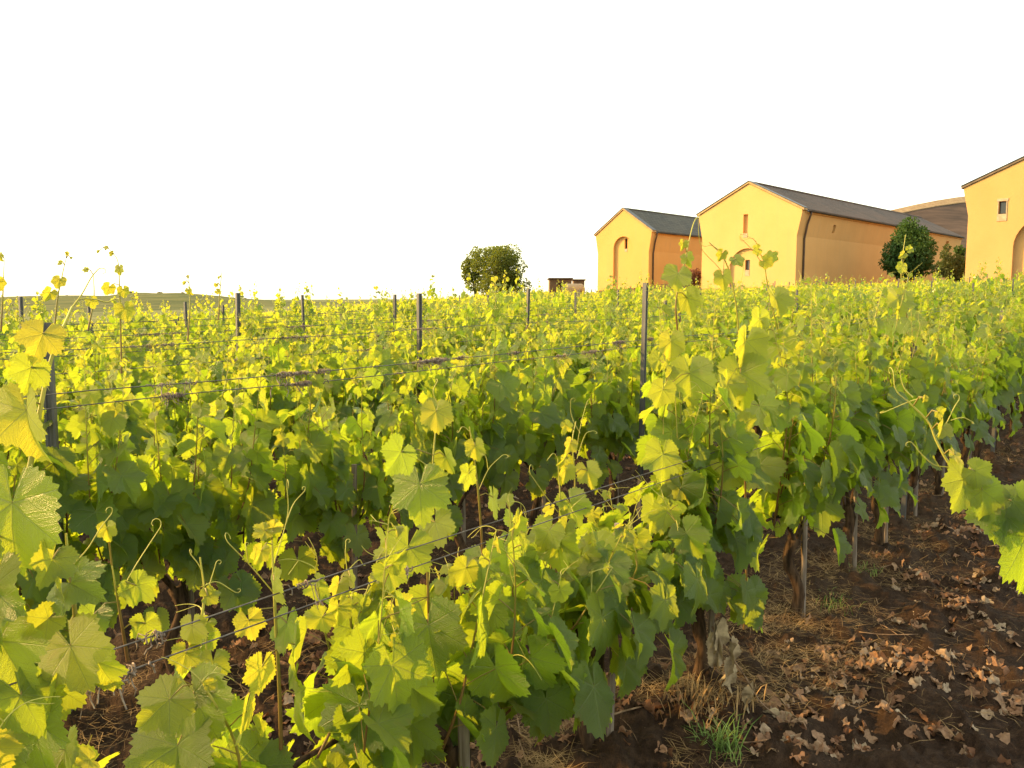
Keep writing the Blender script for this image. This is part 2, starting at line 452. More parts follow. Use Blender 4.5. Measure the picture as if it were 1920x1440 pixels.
# ------------------------------------------------------------------ ground
def build_ground():
    fine = np.linspace(-46, 46, 640)
    coarse = np.concatenate((np.linspace(-180, -48, 34), fine, np.linspace(48, 180, 34)[:-1]))
    th = np.radians(coarse)
    r = [0.25]
    while r[-1] < 3000: r.append(r[-1] * (1.0115 if r[-1] < 14 else 1.035))
    r = np.array(r)
    X = r[:, None] * np.sin(th)[None, :]; Y = r[:, None] * np.cos(th)[None, :]
    R = r[:, None] + 0 * X
    Z = terrain(X, Y)
    near = 1 - smooth(14, 40, R)
    clod = fbm(X * 9, Y * 9, 4, 3); clod = np.maximum(clod - 0.42, 0) * 0.20 + (fbm(X * 34, Y * 34, 3, 23) - 0.5) * 0.028
    soft = (fbm(X * 1.6, Y * 1.6, 3, 9) - 0.5) * 0.07
    nd = X * N[0] + Y * N[1]                      # distance across the rows
    k = np.mod(-(nd) - D1 + DS / 2, DS) - DS / 2     # 0 on a row
    berm = 0.05 * np.exp(-(k / 0.28) ** 2)
    Z = Z + near * (clod + soft + berm)
    V = np.stack((X, Y, Z), -1).reshape(-1, 3)
    nr, nt_ = X.shape
    i = np.arange(nr - 1)[:, None] * nt_; j = np.arange(nt_)[None, :]; j2 = (j + 1) % nt_
    L = np.stack((i + j, i + nt_ + j, i + nt_ + j2, i + j2), -1).reshape(-1)
    # centre cap
    V = np.vstack((V, [[0, 0, 0]])); c = len(V) - 1
    jj = np.arange(nt_); capL = np.stack((np.full(nt_, c), jj, (jj + 1) % nt_), -1).reshape(-1)
    T = np.concatenate((np.full((nr - 1) * nt_, 4), np.full(nt_, 3)))
    far = np.concatenate((smooth(60, 130, R).reshape(-1), [0]))
    me = make_mesh('ground', V, np.concatenate((L, capL)), T, {'age': ('FLOAT', far)})
    me.materials.append(M['soil'])
    return tag(ob('ground', me), kind='structure')
build_ground()
def ground_z(x, y):
    nd = x * N[0] + y * N[1]
    k = (-(nd) - D1 + DS / 2) % DS - DS / 2
    xa, ya = np.array([x]), np.array([y])
    near = 1 - smooth(14, 40, math.hypot(x, y))
    clod = max(float(fbm(xa * 9, ya * 9, 4, 3)[0]) - 0.42, 0) * 0.16
    soft = (float(fbm(xa * 1.6, ya * 1.6, 3, 9)[0]) - 0.5) * 0.07
    return tz(x, y) + near * (clod + soft + 0.05 * math.exp(-(k / 0.28) ** 2))

# hill on the left skyline
def build_hill():
    xs = np.linspace(-420, 60, 120); ys = np.linspace(300, 620, 60)
    X, Y = np.meshgrid(xs, ys)
    prof_x = np.array([-420, -266, -230, -211, -198, -183, -170, -160, -147, -133, -110, 60])
    prof_h = np.array([0.8, 1.4, 2.3, 1.9, 3.7, 3.5, 3.5, 2.6, 1.5, 0.2, -1.0, -2])
    xn = X * 430 / Y
    h = np.interp(xn, prof_x, prof_h)
    base = terrain(X, Y)
    cr = np.exp(-((Y - 430) / 95.0) ** 2)
    Z = base - 1.5 + (h + 1.0 - base + 1.5) * cr + (fbm(X / 9, Y / 9, 3, 5) - 0.5) * 0.9 * cr
    V = np.stack((X, Y, Z), -1).reshape(-1, 3); nr, nc = X.shape
    i = np.arange(nr - 1)[:, None] * nc; j = np.arange(nc - 1)[None, :]
    L = np.stack((i + j, i + j + 1, i + nc + j + 1, i + nc + j), -1).reshape(-1)
    me = make_mesh('hill', V, L, np.full((nr - 1) * (nc - 1), 4), {'age': ('FLOAT', np.ones(len(V)))})
    m, nt, out = mat_new('hill_green'); b = NB(nt)
    P = b.pos()
    mp = b.n('ShaderNodeMapping'); b.link(P, mp.inputs[0]); mp.inputs['Scale'].default_value = (0.02, 0.12, 0.4)
    col = b.ramp(b.noise(1.6, 6, mp.outputs[0]), [(0.38, (0.050, 0.065, 0.018)), (0.5, (0.085, 0.095, 0.028)), (0.62, (0.13, 0.125, 0.04))])
    b.link(b.principled(col, 0.95, None, 0.1), out.inputs[0])
    me.materials.append(m)
    return tag(ob('hill', me), kind='structure')
build_hill()

# ------------------------------------------------------------------ vine leaf templates
def leaf_template(lod, seed):
    rs = np.random.RandomState(seed)
    if lod == 0: n, rings = 62, (0.33, 0.68, 1.0)
    elif lod == 1: n, rings = 26, (0.55, 1.0)
    elif lod == 2: n, rings = 11, (1.0,)
    else: n, rings = 5, (1.0,)
    lim = math.radians(166)
    th = np.linspace(-lim, lim, n)
    deg = np.degrees(np.abs(th))
    kx = [0, 15, 29, 41, 55, 70, 83, 108, 128, 148, 166]
    asym = rs.uniform(-0.05, 0.05)
    deep = rs.uniform(-0.04, 0.10)
    kr = np.array([1.0, 0.90, 0.74 - deep, 0.80, 0.90, 0.80, 0.68 - deep * 0.6, 0.75, 0.66, 0.60, 0.50])
    r = np.interp(deg, kx, kr) * (1 + asym * np.sign(th) * np.sin(np.abs(th)))
    if lod == 0:
        tooth = np.where(np.arange(n) % 2 == 0, 1.0, -1.0) * (0.035 + 0.03 * rs.rand(n))
        r = r * (1 + tooth)
    elif lod == 1:
        r = r * (1 + np.where(np.arange(n) % 2 == 0, 0.05, -0.05) + 0.02 * rs.randn(n))
    fold = rs.uniform(-0.10, 0.75); curl = rs.uniform(-0.15, 0.65); tipc = rs.uniform(0.0, 0.75)
    wav = rs.uniform(0.03, 0.17); ph = rs.uniform(0, 6.28); wf = rs.randint(3, 6); twist = rs.uniform(-0.35, 0.35)
    wph2 = rs.uniform(0, 6.28)
    def shape(u, v):
        rr = np.hypot(u, v); aa = np.arctan2(u, v)
        z = -curl * 0.35 * rr ** 2 + fold * np.abs(u) * 0.75 - tipc * 0.5 * np.maximum(v, 0) ** 2
        z = z + wav * rr ** 2 * np.sin(aa * wf + ph) + 0.5 * wav * rr ** 3 * np.sin(aa * 9 + wph2)
        z = z + 0.022 * rr * (1 - np.cos(aa * 2 * np.pi / math.radians(54)))      # blade puffed between the veins
        z = z + twist * u * v * 0.6
        return z
    U_ = [0.0]; V_ = [0.0]
    for q in rings:
        U_ += list(r * q * np.sin(th)); V_ += list(r * q * np.cos(th))
    U_ = np.array(U_); V_ = np.array(V_)
    Z_ = shape(U_, V_)
    w = 1.0 - 0.25 * abs(fold)
    co = np.stack((U_ * w, V_, Z_), -1)
    L = []; T = []
    for i in range(n - 1): L += [0, 1 + i + 1, 1 + i]; T.append(3)
    for k in range(len(rings) - 1):
        a0 = 1 + k * n; b0 = a0 + n
        for i in range(n - 1): L += [a0 + i, a0 + i + 1, b0 + i + 1, b0 + i]; T.append(4)
    return co, np.stack((U_, V_), -1), np.array(L), np.array(T)
NT = 14
TEMPL = {l: [leaf_template(l, 100 * l + s) for s in range(NT)] for l in range(4)}

class Leaves:
    def __init__(s, lod): s.lod = lod; s.items = [[] for _ in range(NT)]; s.cnt = 0
    def add(s, pos, tip, nor, size, rnd, age, templ=None, rs=random):
        tip = tip / max(np.linalg.norm(tip), 1e-9)
        nor = nor - tip * np.dot(nor, tip); l = np.linalg.norm(nor)
        if l < 1e-4: nor = np.cross(tip, (0.3, 0.5, 0.8)); l = np.linalg.norm(nor)
        nor = nor / l
        x = np.cross(tip, nor)
        k = rs.randint(0, NT - 1) if templ is None else templ
        s.items[k].append((np.stack((x, tip, nor)) * size, pos, rnd, age)); s.cnt += 1
    def flush(s, acc):
        for k, it in enumerate(s.items):
            if not it: continue
            co, uv, L, T = TEMPL[s.lod][k]
            m = len(it); nv = len(co)
            Mx = np.array([i[0] for i in it]); Ps = np.array([i[1] for i in it])
            V = np.einsum('vk,mkj->mvj', co, Mx) + Ps[:, None, :]
            lv = np.zeros((m, nv, 3)); lv[:, :, :2] = uv[None]; lv[:, :, 2] = np.array([i[2] for i in it])[:, None]
            age = np.repeat(np.array([i[3] for i in it]), nv)
            LL = (L[None, :] + (np.arange(m) * nv)[:, None]).reshape(-1)
            acc.add(V.reshape(-1, 3), LL, np.tile(T, m), lv.reshape(-1, 3), age)

def unit(v): return v / max(np.linalg.norm(v), 1e-9)
UP = np.array((0, 0, 1.0))

def tendril(acc, p0, d, length, rs, lod):
    """forked curling tendril"""
    n = 9
    side = unit(np.cross(d, (rs.uniform(-1, 1), rs.uniform(-1, 1), rs.uniform(-1, 1))))
    pts = [p0]; dd = unit(d); cur = rs.uniform(-0.25, 0.25)
    for i in range(n):
        dd = unit(dd + side * cur * (1 + i * 0.35) + UP * 0.02)
        pts.append(pts[-1] + dd * length / n)
    tube(acc, pts, np.linspace(0.0013, 0.0006, n + 1), 4, False, 1.0)
    if length > 0.05:
        j = 4; dd = unit(pts[j] - pts[j - 1] + side * -0.6); p = [pts[j]]
        for i in range(6):
            dd = unit(dd - side * cur * (1 + i * 0.5)); p.append(p[-1] + dd * length * 0.08)
        tube(acc, p, 0.0007, 3, False, 1.0)

def leafy_shoot(path, rad0, sh, lf, rs, lod, node=0.065, size=0.105, bare=0.0, across=np.array((0, 1.0, 0)), tipage=1.0, tend=0.25, basefill=1.0, sizepow=0.75, agebase=0.0):
    """a shoot along path with leaves at its nodes; small yellow leaves at its tip"""
    P = np.asarray(path)
    seg = np.linalg.norm(np.diff(P, axis=0), axis=1); Ls = np.concatenate(([0], np.cumsum(seg))); Lt = Ls[-1]
    tt = Ls / Lt
    if lod <= 1:
        tube(sh, P, rad0 * (1.0 if lod == 0 else 1.25) * (1 - 0.72 * tt), 6 if lod == 0 else 4, False, np.repeat(np.clip(tt * 1.05 + agebase, 0, 1), 6 if lod == 0 else 4))
    elif lod == 2:
        tube(sh, P[::2], rad0 * 1.1 * (1 - 0.6 * tt[::2]), 3, False, np.repeat(np.clip(tt[::2], 0, 1), 3))
    s = rs.uniform(0, node); side = rs.choice((-1, 1)); az0 = rs.uniform(-0.7, 0.7)
    along = unit(np.cross(UP, across))
    while s < Lt:
        q = s / Lt
        if q < bare: s += node; side = -side; continue
        if q < 0.999 and (rs.rand() < basefill or q > 0.6):
            p = np.array([np.interp(s, Ls, P[:, k]) for k in range(3)])
            i = min(max(np.searchsorted(Ls, s), 1), len(P) - 1)
            T = unit(P[i] - P[i - 1])
            az = az0 + rs.uniform(-0.9, 0.9)
            out = unit(across * side * math.cos(az) + along * math.sin(az))
            rem = (1 - q)
            sz = size * min(1.0, (rem * 1.55 + 0.10)) ** sizepow * rs.uniform(0.55, 1.18)
            sz = max(sz, 0.012)
            age = float(np.clip((q - 0.55) * 1.7, 0, 1)) ** 1.3 * tipage + rs.uniform(-0.05, 0.12)
            pl = sz * rs.uniform(0.5, 0.95)
            pd = unit(out * 0.8 + T * rs.uniform(0.2, 0.8) + UP * 0.1)
            e = p + pd * pl
            if lod <= 1 and pl > 0.015:
                tube(sh, [p, p + pd * pl * 0.55, e + UP * -0.004], 0.0016 if lod == 0 else 0.0018, 4 if lod == 0 else 3, False, 0.55)
            droop = rs.uniform(0.25, 1.25) if sz > 0.04 else rs.uniform(-0.6, 0.8)
            tipd = out * rs.uniform(0.0, 0.9) - UP * droop + along * rs.uniform(-0.8, 0.8)
            nor = out * rs.uniform(0.1, 1.1) + UP * rs.uniform(-0.1, 1.0) + along * rs.uniform(-0.85, 0.85)
            lf.add(e, tipd, nor, sz, rs.rand(), max(0, min(1, age)), rs=RNG)
            if lod == 0 and q > 0.35 and rs.rand() < tend:
                tendril(sh, p, unit(-out * 0.7 + T), rs.uniform(0.05, 0.14), rs, lod)
        s += node * rs.uniform(0.8, 1.2) * (1.0 if q < 0.8 else 0.55); side = -side
    if lod == 0:
        for _ in range(2): tendril(sh, P[-1], unit(P[-1] - P[-2] + np.array((rs.uniform(-.6, .6), rs.uniform(-.6, .6), rs.uniform(-.1, .4)))), rs.uniform(0.04, 0.11), rs, lod)
RNG = random.Random(7)

def trunk_mesh(rs, lod, h=0.42, name='trunk'):
    a = Acc()
    x = rs.uniform(-0.04, 0.04); y = rs.uniform(-0.03, 0.03)
    pts = spline([(0.02, 0, -0.12), (0, 0, 0), (x, y, h * 0.4), (x * 0.3 + rs.uniform(-.03, .03), -y, h * 0.75), (0, 0, h)], 14 if lod == 0 else 7)
    n = len(pts)
    tube(a, pts, np.interp(np.linspace(0, 1, n), [0, .12, .3, .8, 1], [0.042, 0.036, 0.026, 0.024, 0.034]), 9 if lod == 0 else 5, True, 0, lump=0.5 if lod == 0 else 0.3, rs=rs)
    for sgn in (-1, 1):
        L_ = rs.uniform(0.2, 0.36)
        p = spline([(0, 0, h - 0.03), (sgn * 0.08, rs.uniform(-.02, .02), h + 0.08), (sgn * L_ * 0.6, 0, h + 0.15), (sgn * L_, 0, h + 0.16)], 9 if lod == 0 else 5)
        tube(a, p, np.linspace(0.013, 0.006, len(p)), 7 if lod == 0 else 4, True, 0, lump=0.4 if lod == 0 else 0.2, rs=rs)
    return a.mesh(name, M['bark'], True)

def vine_parts(seed, lod, ztop=1.30, zlow=0.42, nsh=9, width=0.24, size=0.105, tall=0.18, half=0.40, fill=1.0, tallz=0.35):
    """local frame: X along the row, Y across it"""
    rs = np.random.RandomState(seed)
    RNG.seed(seed)
    sh = Acc(); lf = Leaves(lod)
    if lod == 0: node = 0.062
    elif lod == 1: node = 0.068
    else: node = 0.085; size *= 1.12
    for i in range(nsh):
        x0 = (i + 0.5 + rs.uniform(-.4, .4)) / nsh * 2 * half - half
        z0 = zlow + 0.12 + rs.uniform(-.04, .05)
        top = ztop * rs.uniform(0.84, 1.05) + (rs.uniform(0.1, tallz) if rs.rand() < tall else 0)
        y1 = rs.uniform(-width, width) * 0.6
        lean = rs.uniform(-0.14, 0.14)
        pts = spline([(x0 * 0.8, 0, z0), (x0 + lean * 0.3, y1 * 0.7, z0 + (top - z0) * 0.3), (x0 + lean * .6, y1, z0 + (top - z0) * 0.65),
                      (x0 + lean + rs.uniform(-.05, .05), y1 * 1.1 + rs.uniform(-.06, .06), top)], 16 if lod == 0 else 9)
        leafy_shoot(pts, rs.uniform(0.0036, 0.0052), sh, lf, rs, lod, node, size, across=np.array((0, 1.0, 0)), basefill=fill)
    # short side shoots and hanging leaves low on the canopy
    nl = int((26 if lod < 2 else 16) * fill)
    for i in range(nl):
        x = rs.uniform(-half, half); sgn = rs.choice((-1, 1)); z = rs.uniform(zlow - 0.02, zlow + 0.45 * (ztop - zlow))
        y = sgn * rs.uniform(0.05, width)
        out = np.array((rs.uniform(-.4, .4), sgn, 0))
        lf.add(np.array((x, y, z)), out * rs.uniform(0.1, 0.6) - UP * rs.uniform(0.5, 1.2) + np.array((rs.uniform(-.5, .5), 0, 0)), unit(out) * rs.uniform(0.5, 1.2) + UP * rs.uniform(0.1, 0.8),
               size * rs.uniform(0.7, 1.2), rs.rand(), rs.uniform(0, 0.15), rs=RNG)
        if lod == 0: tube(sh, [(x * 0.9, y * 0.2, z + 0.05), (x, y * 0.7, z + 0.04), (x, y, z)], 0.0016, 4, False, 0.5)
    return sh, lf

def finish_vine(root, seed, lod, sh, lf, h=0.42):
    fa = Acc(); lf.flush(fa)
    trunk = ob('trunk', trunk_mesh(np.random.RandomState(seed + 5), lod, h), root)
    s = ob('shoots', sh.mesh('shoots', M['shoot']), root)
    f = ob('foliage', fa.mesh('foliage', M['leaf'] if lod < 2 else M['leaf_far']), root)
    return root

# ------------------------------------------------------------------ hero shoots of the nearest rows, in world space
def to_local(P, base):          # world -> local frame of a vine
    P = np.asarray(P, float) - base
    x = P @ U; y = P @ np.array((-CA, SA, 0)); z = P[..., 2]
    return np.stack((x, y, z), -1)
def dir_local(v): return np.array((np.dot(v, U), np.dot(v, np.array((-CA, SA, 0))), v[2]))
CAM_R = np.array((1.0, 0, 0)); CAM_U = np.array((0, sp, cp)); CAM_F = np.array((0, cp, -sp))
def hero_leaf(lf, base, p, wpx, ang, yaw=0.0, pit=0.0, age=0.2, templ=None, rnd=None):
    """leaf attached at p (world), wpx wide in the photograph, its tip pointing ang degrees clockwise from up in the picture,
       yaw / pit turn its face away from the camera"""
    depth = float(np.dot(p - np.array((0, 0, H)), CAM_F))
    size = wpx / F * depth / 1.55
    yaw += RNG.uniform(-22, 22); pit += RNG.uniform(-15, 22); ang += RNG.uniform(-10, 10)
    a = math.radians(ang)
    tip = CAM_R * math.sin(a) + CAM_U * math.cos(a)
    nor = -CAM_F + CAM_R * math.tan(math.radians(yaw)) + CAM_U * math.tan(math.radians(pit))
    tip = tip - nor * np.dot(tip, nor) / np.dot(nor, nor)
    lf.add(to_local(p, base), dir_local(tip), dir_local(nor), size, RNG.random() if rnd is None else rnd, age, templ, RNG)
    return size

def hero_shoot(sh, lf, base, px, d, rad, leaves=(), tends=(), off=0.0, gen=None, rs=None, depth=None, agebase=0.0):
    """px: way of the shoot in the photograph, lying in the plane of the row at distance d (moved off metres towards the camera)"""
    pos = (lambda x, y: onrow(x, y, d - off)) if depth is None else (lambda x, y: at(x, y, depth))
    W = np.array([pos(x, y) for x, y in px])
    path = spline(to_local(W, base), 22)
    n = len(path); tt = np.linspace(0, 1, n)
    if gen:
        leafy_shoot(path, rad, sh, lf, rs, 0, agebase=agebase, **gen)
    else:
        tube(sh, path, rad * (1 - 0.65 * tt), 7, False, np.repeat(np.clip(tt + agebase, 0, 1), 7))
    for L_ in leaves:
        x, y, w, ang, yaw, pit, age = L_[:7]
        p = pos(x, y) + (-CAM_F) * 0.03
        # petiole from the nearest point of the shoot
        q = to_local(p, base); i = int(np.argmin(np.linalg.norm(path - q, axis=1)))
        mid = (path[i] + q) / 2 + np.array((0, 0, 0.01))
        tube(sh, [path[i], mid, q], 0.0017, 4, False, 0.6)
        hero_leaf(lf, base, p, w, ang, yaw, pit, age, L_[7] if len(L_) > 7 else None)
    for T_ in tends:
        tp = spline(to_local(np.array([pos(x, y) for x, y in T_]), base), 12)
        L0 = np.linalg.norm(tp[-1] - tp[0]); dq = unit(tp[-1] - tp[-2]); sq = unit(np.cross(dq, (RNG.uniform(-1, 1), RNG.uniform(-1, 1), 0.3)))
        ex = [tp[-1]]
        for q_ in range(7):
            dq = unit(dq + sq * (0.25 + 0.16 * q_)); ex.append(ex[-1] + dq * L0 * 0.045)
            sq = unit(sq - dq * np.dot(sq, dq))
        tp = tp + np.sin(np.linspace(0, math.pi, 12))[:, None] * unit(np.cross(tp[-1] - tp[0], (0.3, 0.4, 1.0)))[None] * L0 * RNG.uniform(-.10, .10)
        tp = np.vstack((tp, ex[1:]))
        tube(sh, tp, np.linspace(0.0014, 0.0006, len(tp)), 4, False, 1.0)
#HERO

# ------------------------------------------------------------------ vines of the field
def allowed(x, y):
    q = x / y
    if q < 0.045: return y < 118
    if q < 0.085: return y < 66
    if q < 0.22: return y < 52
    if q < 0.40: return y < 43
    if q < 0.53: return y < 41
    return y < 34
def in_view(x, y, m=0.0):
    return y > 0.4 and abs(x / y) < 0.640 + m / y
spots = []                                   # (distance, row, t, x, y)
rsf = random.Random(3)
row1_t = [0.08, 0.80, 1.50, 2.22, row_t(1310, 1335, D1), row_t(1473, 1197, D1), row_t(1578, 1095, D1), row_t(1640, 1035, D1)]
t_ = row1_t[-1]
while t_ < 60: t_ += 0.76; row1_t.append(t_)
for k in range(1, 100):
    d = D1 + DS * (k - 1)
    if k == 1: ts = row1_t
    elif k == 2:
        ts = sorted([row_t(1143, 952, d) + 0.80 * j for j in range(-7, 70)])
    else:
        o = rsf.uniform(0, 0.8); ts = [o + 0.80 * j - 20 - d for j in range(0, 240)]
    for i, t in enumerate(ts):
        p = -d * N + t * U
        x, y = p[0] + rsf.uniform(-.03, .03), p[1] + rsf.uniform(-.03, .03)
        if y < 0.3 or not in_view(x, y, 0.7) or not allowed(x, y): continue
        spots.append((math.hypot(x, y), k, i, x, y))
spots.sort()
NEAR = spots[:296]
FARV = spots[296:]
print('vines', len(NEAR), 'far', len(FARV), 'limit', NEAR[-1][0])

proto = {0: [], 1: [], 2: []}
def get_parts(lod, n):
    seed = 1000 * (lod + 1) + n
    kw = dict(ztop=1.36, nsh=12, tall=0.34, tallz=0.40, size=0.115) if lod else dict(ztop=1.34, zlow=0.43, nsh=14, tall=0.24, tallz=0.34, size=0.112)
    if n % 3 == 1: kw['ztop'] -= 0.06
    if n % 3 == 2: kw['ztop'] += 0.05
    return vine_parts(seed, lod, **kw), seed
NVAR = {0: 5, 1: 9, 2: 8}
count_in_row = {}
for dist, k, i, x, y in sorted(NEAR, key=lambda s: (s[1], s[2])):
    count_in_row.setdefault(k, []).append((dist, i))

def vine_label(k, i, dist, x, y):
    idx = [q[1] for q in count_in_row[k]].index(i)          # order from the left end of the visible row
    rowname = ORD[k] + ' row'
    if k <= 6 and idx + 1 < len(ORD):
        return 'leafy green grapevine in the %s from the camera, %s vine from the left' % (rowname, ORD[idx + 1]), None
    if k <= 6: return 'small leafy grapevine far along the %s, towards the ochre buildings' % rowname, None
    if k < 14: return 'leafy grapevine in the crowded %s behind the wires' % rowname, None
    return 'small distant grapevine in the packed rows below the skyline', None

def place_vines():
    rs = random.Random(11)
    for dist, k, i, x, y in NEAR:
        z = tz(x, y) + 0.02
        lod = 0 if dist < 9.5 else (1 if dist < 20 else 2)
        label, _ = vine_label(k, i, dist, x, y)
        rz = ROT + rs.uniform(-0.08, 0.08)
        if k == 1 and (i in HERO1 or i < 8):
            seed = 500 + i
            hv = HERO1.get(i, {})
            par = dict(ztop=1.42, nsh=11, tall=0.2, size=0.112); par.update(hv.get('par', {}))
            RNG.seed(seed)
            sh, lf = vine_parts(seed, 0, **par)
            base = np.array((x, y, z))
            if 'build' in hv: hv['build'](sh, lf, base, np.random.RandomState(seed))
            root = thing('grapevine', label if 'label' not in hv else hv['label'], 'grapevine', (x, y, z), ROT, 'grapevines in the vineyard rows')
            finish_vine(root, seed, 0, sh, lf, h=0.42)
            continue
        if k == 2 and i in HERO2_I:
            seed = 700 + i; hv = HERO2_I[i]
            par = dict(ztop=1.34, zlow=0.40, nsh=14, tall=0.1, size=0.108)
            RNG.seed(seed)
            sh, lf = vine_parts(seed, 0, **par); base = np.array((x, y, z))
            hv(sh, lf, base, np.random.RandomState(seed))
            root = thing('grapevine', label, 'grapevine', (x, y, z), ROT, 'grapevines in the vineyard rows')
            finish_vine(root, seed, 0, sh, lf)
            continue
        flip = rs.random() < 0.5
        n = rs.randrange(NVAR[lod])
        while len(proto[lod]) <= n: proto[lod].append(None)
        if proto[lod][n] is None:
            (sh, lf), seed = get_parts(lod, n)
            root = thing('grapevine', label, 'grapevine', (x, y, z), rz + (math.pi if flip else 0), 'grapevines in the vineyard rows')
            finish_vine(root, seed, lod, sh, lf)
            proto[lod][n] = root
        else:
            src = proto[lod][n]
            root = src.copy(); COL.objects.link(root)
            root.location = (x, y, z); root.rotation_euler = (0, 0, rz + (math.pi if flip else 0))
            root['label'] = label
            for ch in list(src.children):
                if lod == 2 and ch.name.startswith('trunk') and dist > 20: continue
                c = ch.copy(); COL.objects.link(c); c.parent = root
        s = rs.uniform(0.93, 1.08); root.scale = (s, s, s * rs.uniform(0.96, 1.05))

def hnear(k, *xs):
    """index of the vine of row k that stands nearest to the photograph column x"""
    pass

# ---- the nearest row, vine by vine (measured in the photograph)
def b0(sh, lf, base, rs):
    d = D1
    hero_shoot(sh, lf, base, [(10, 1180), (30, 1040), (52, 900), (75, 770), (100, 660), (136, 575)], d, 0.0062,
               leaves=[(44, 938, 215, 178, -25, 5, 0.55, 2), (70, 768, 158, 172, -15, -5, 0.8, 4), (100, 628, 86, 190, 30, 10, 0.9), (78, 690, 80, 215, 55, 30, 0.5),
                       (10, 1090, 180, 170, -15, 15, 0.35), (20, 1190, 190, 150, 20, 15, 0.4), (-30, 1010, 170, 200, 10, 10, 0.4)], agebase=0.35,
               tends=[[(136, 575), (150, 560), (178, 560), (200, 566), (212, 562)], [(136, 575), (152, 552), (170, 520), (184, 505)]])
    hero_shoot(sh, lf, base, [(145, 1240), (141, 1150), (130, 1070), (124, 1000)], d, 0.005,
               leaves=[(118, 1040, 95, 215, 50, 25, 0.35, 5), (135, 1075, 75, 120, -50, 10, 0.4), (150, 1085, 120, 125, -20, 45, 0.4), (150, 1200, 150, 150, -10, 5, 0.75, 3), (110, 1150, 80, 230, 20, 10, 0.5),
                       (200, 1230, 110, 165, 25, 5, 0.7)], off=0.05, agebase=0.3,
               tends=[[(136, 1060), (165, 1030), (190, 990), (208, 965)]])
    hero_shoot(sh, lf, base, [(30, 1440), (40, 1330), (45, 1270)], d, 0.006,
               leaves=[(60, 1290, 140, 160, 30, 30, 0.1), (90, 1340, 150, 170, -20, 10, 0.2), (20, 1400, 160, 190, 0, 15, 0.3), (130, 1280, 95, 200, 60, 10, 0.3), (140, 1390, 120, 150, -35, 10, 0.4)], off=0.06)
def b1(sh, lf, base, rs):
    d = D1
    hero_shoot(sh, lf, base, [(372, 1330), (366, 1245), (378, 1160), (383, 1110), (375, 1045)], d, 0.0042,
               leaves=[(372, 1165, 66, 165, -15, 10, 0.85), (360, 1215, 60, 195, 20, 5, 0.9), (375, 1290, 145, 150, -10, 25, 0.35, 2), (330, 1300, 110, 230, 0, 35, 0.35), (345, 1385, 190, 175, 0, 30, 0.05, 4), (400, 1110, 40, 60, 50, 40, 0.8)],
               tends=[[(383, 1105), (372, 1070), (358, 1040)], [(385, 1120), (395, 1080), (405, 1055)], [(378, 1100), (410, 1090), (440, 1110)]], agebase=0.45, off=0.03)
    hero_shoot(sh, lf, base, [(528, 1445), (524, 1300), (516, 1150), (512, 1060), (510, 1012)], d, 0.0048,
               leaves=[(498, 1028, 44, 205, 50, 10, 0.8), (505, 990, 40, 240, 30, 30, 1.0), (522, 1082, 72, 150, -60, 10, 0.55), (475, 1155, 62, 170, 25, 5, 0.8, 1), (500, 1240, 80, 215, 45, 10, 0.6), (545, 1160, 90, 165, -60, 20, 0.4),
                       (560, 1200, 130, 150, -66, 15, 0.4), (560, 1290, 150, 160, -66, 10, 0.5), (520, 985, 34, 70, 10, 10, 1.0)],
               tends=[[(515, 1052), (528, 1010), (540, 960), (538, 910)], [(535, 985), (550, 945), (570, 922)], [(512, 1110), (470, 1060), (430, 1020)], [(465, 1055), (458, 1030), (460, 1020)]], agebase=0.3, off=0.02)
    hero_shoot(sh, lf, base, [(210, 1060), (225, 1150), (240, 1240)][::-1], d + 0.1, 0.0038,
               leaves=[(215, 985, 42, 170, 10, 10, 0.8), (268, 1090, 70, 130, 50, 40, 0.3), (190, 1145, 75, 210, 20, 40, 0.2), (285, 1160, 60, 175, 60, 10, 0.2)],
               tends=[[(222, 1120), (250, 1070), (275, 1030), (300, 990)]])
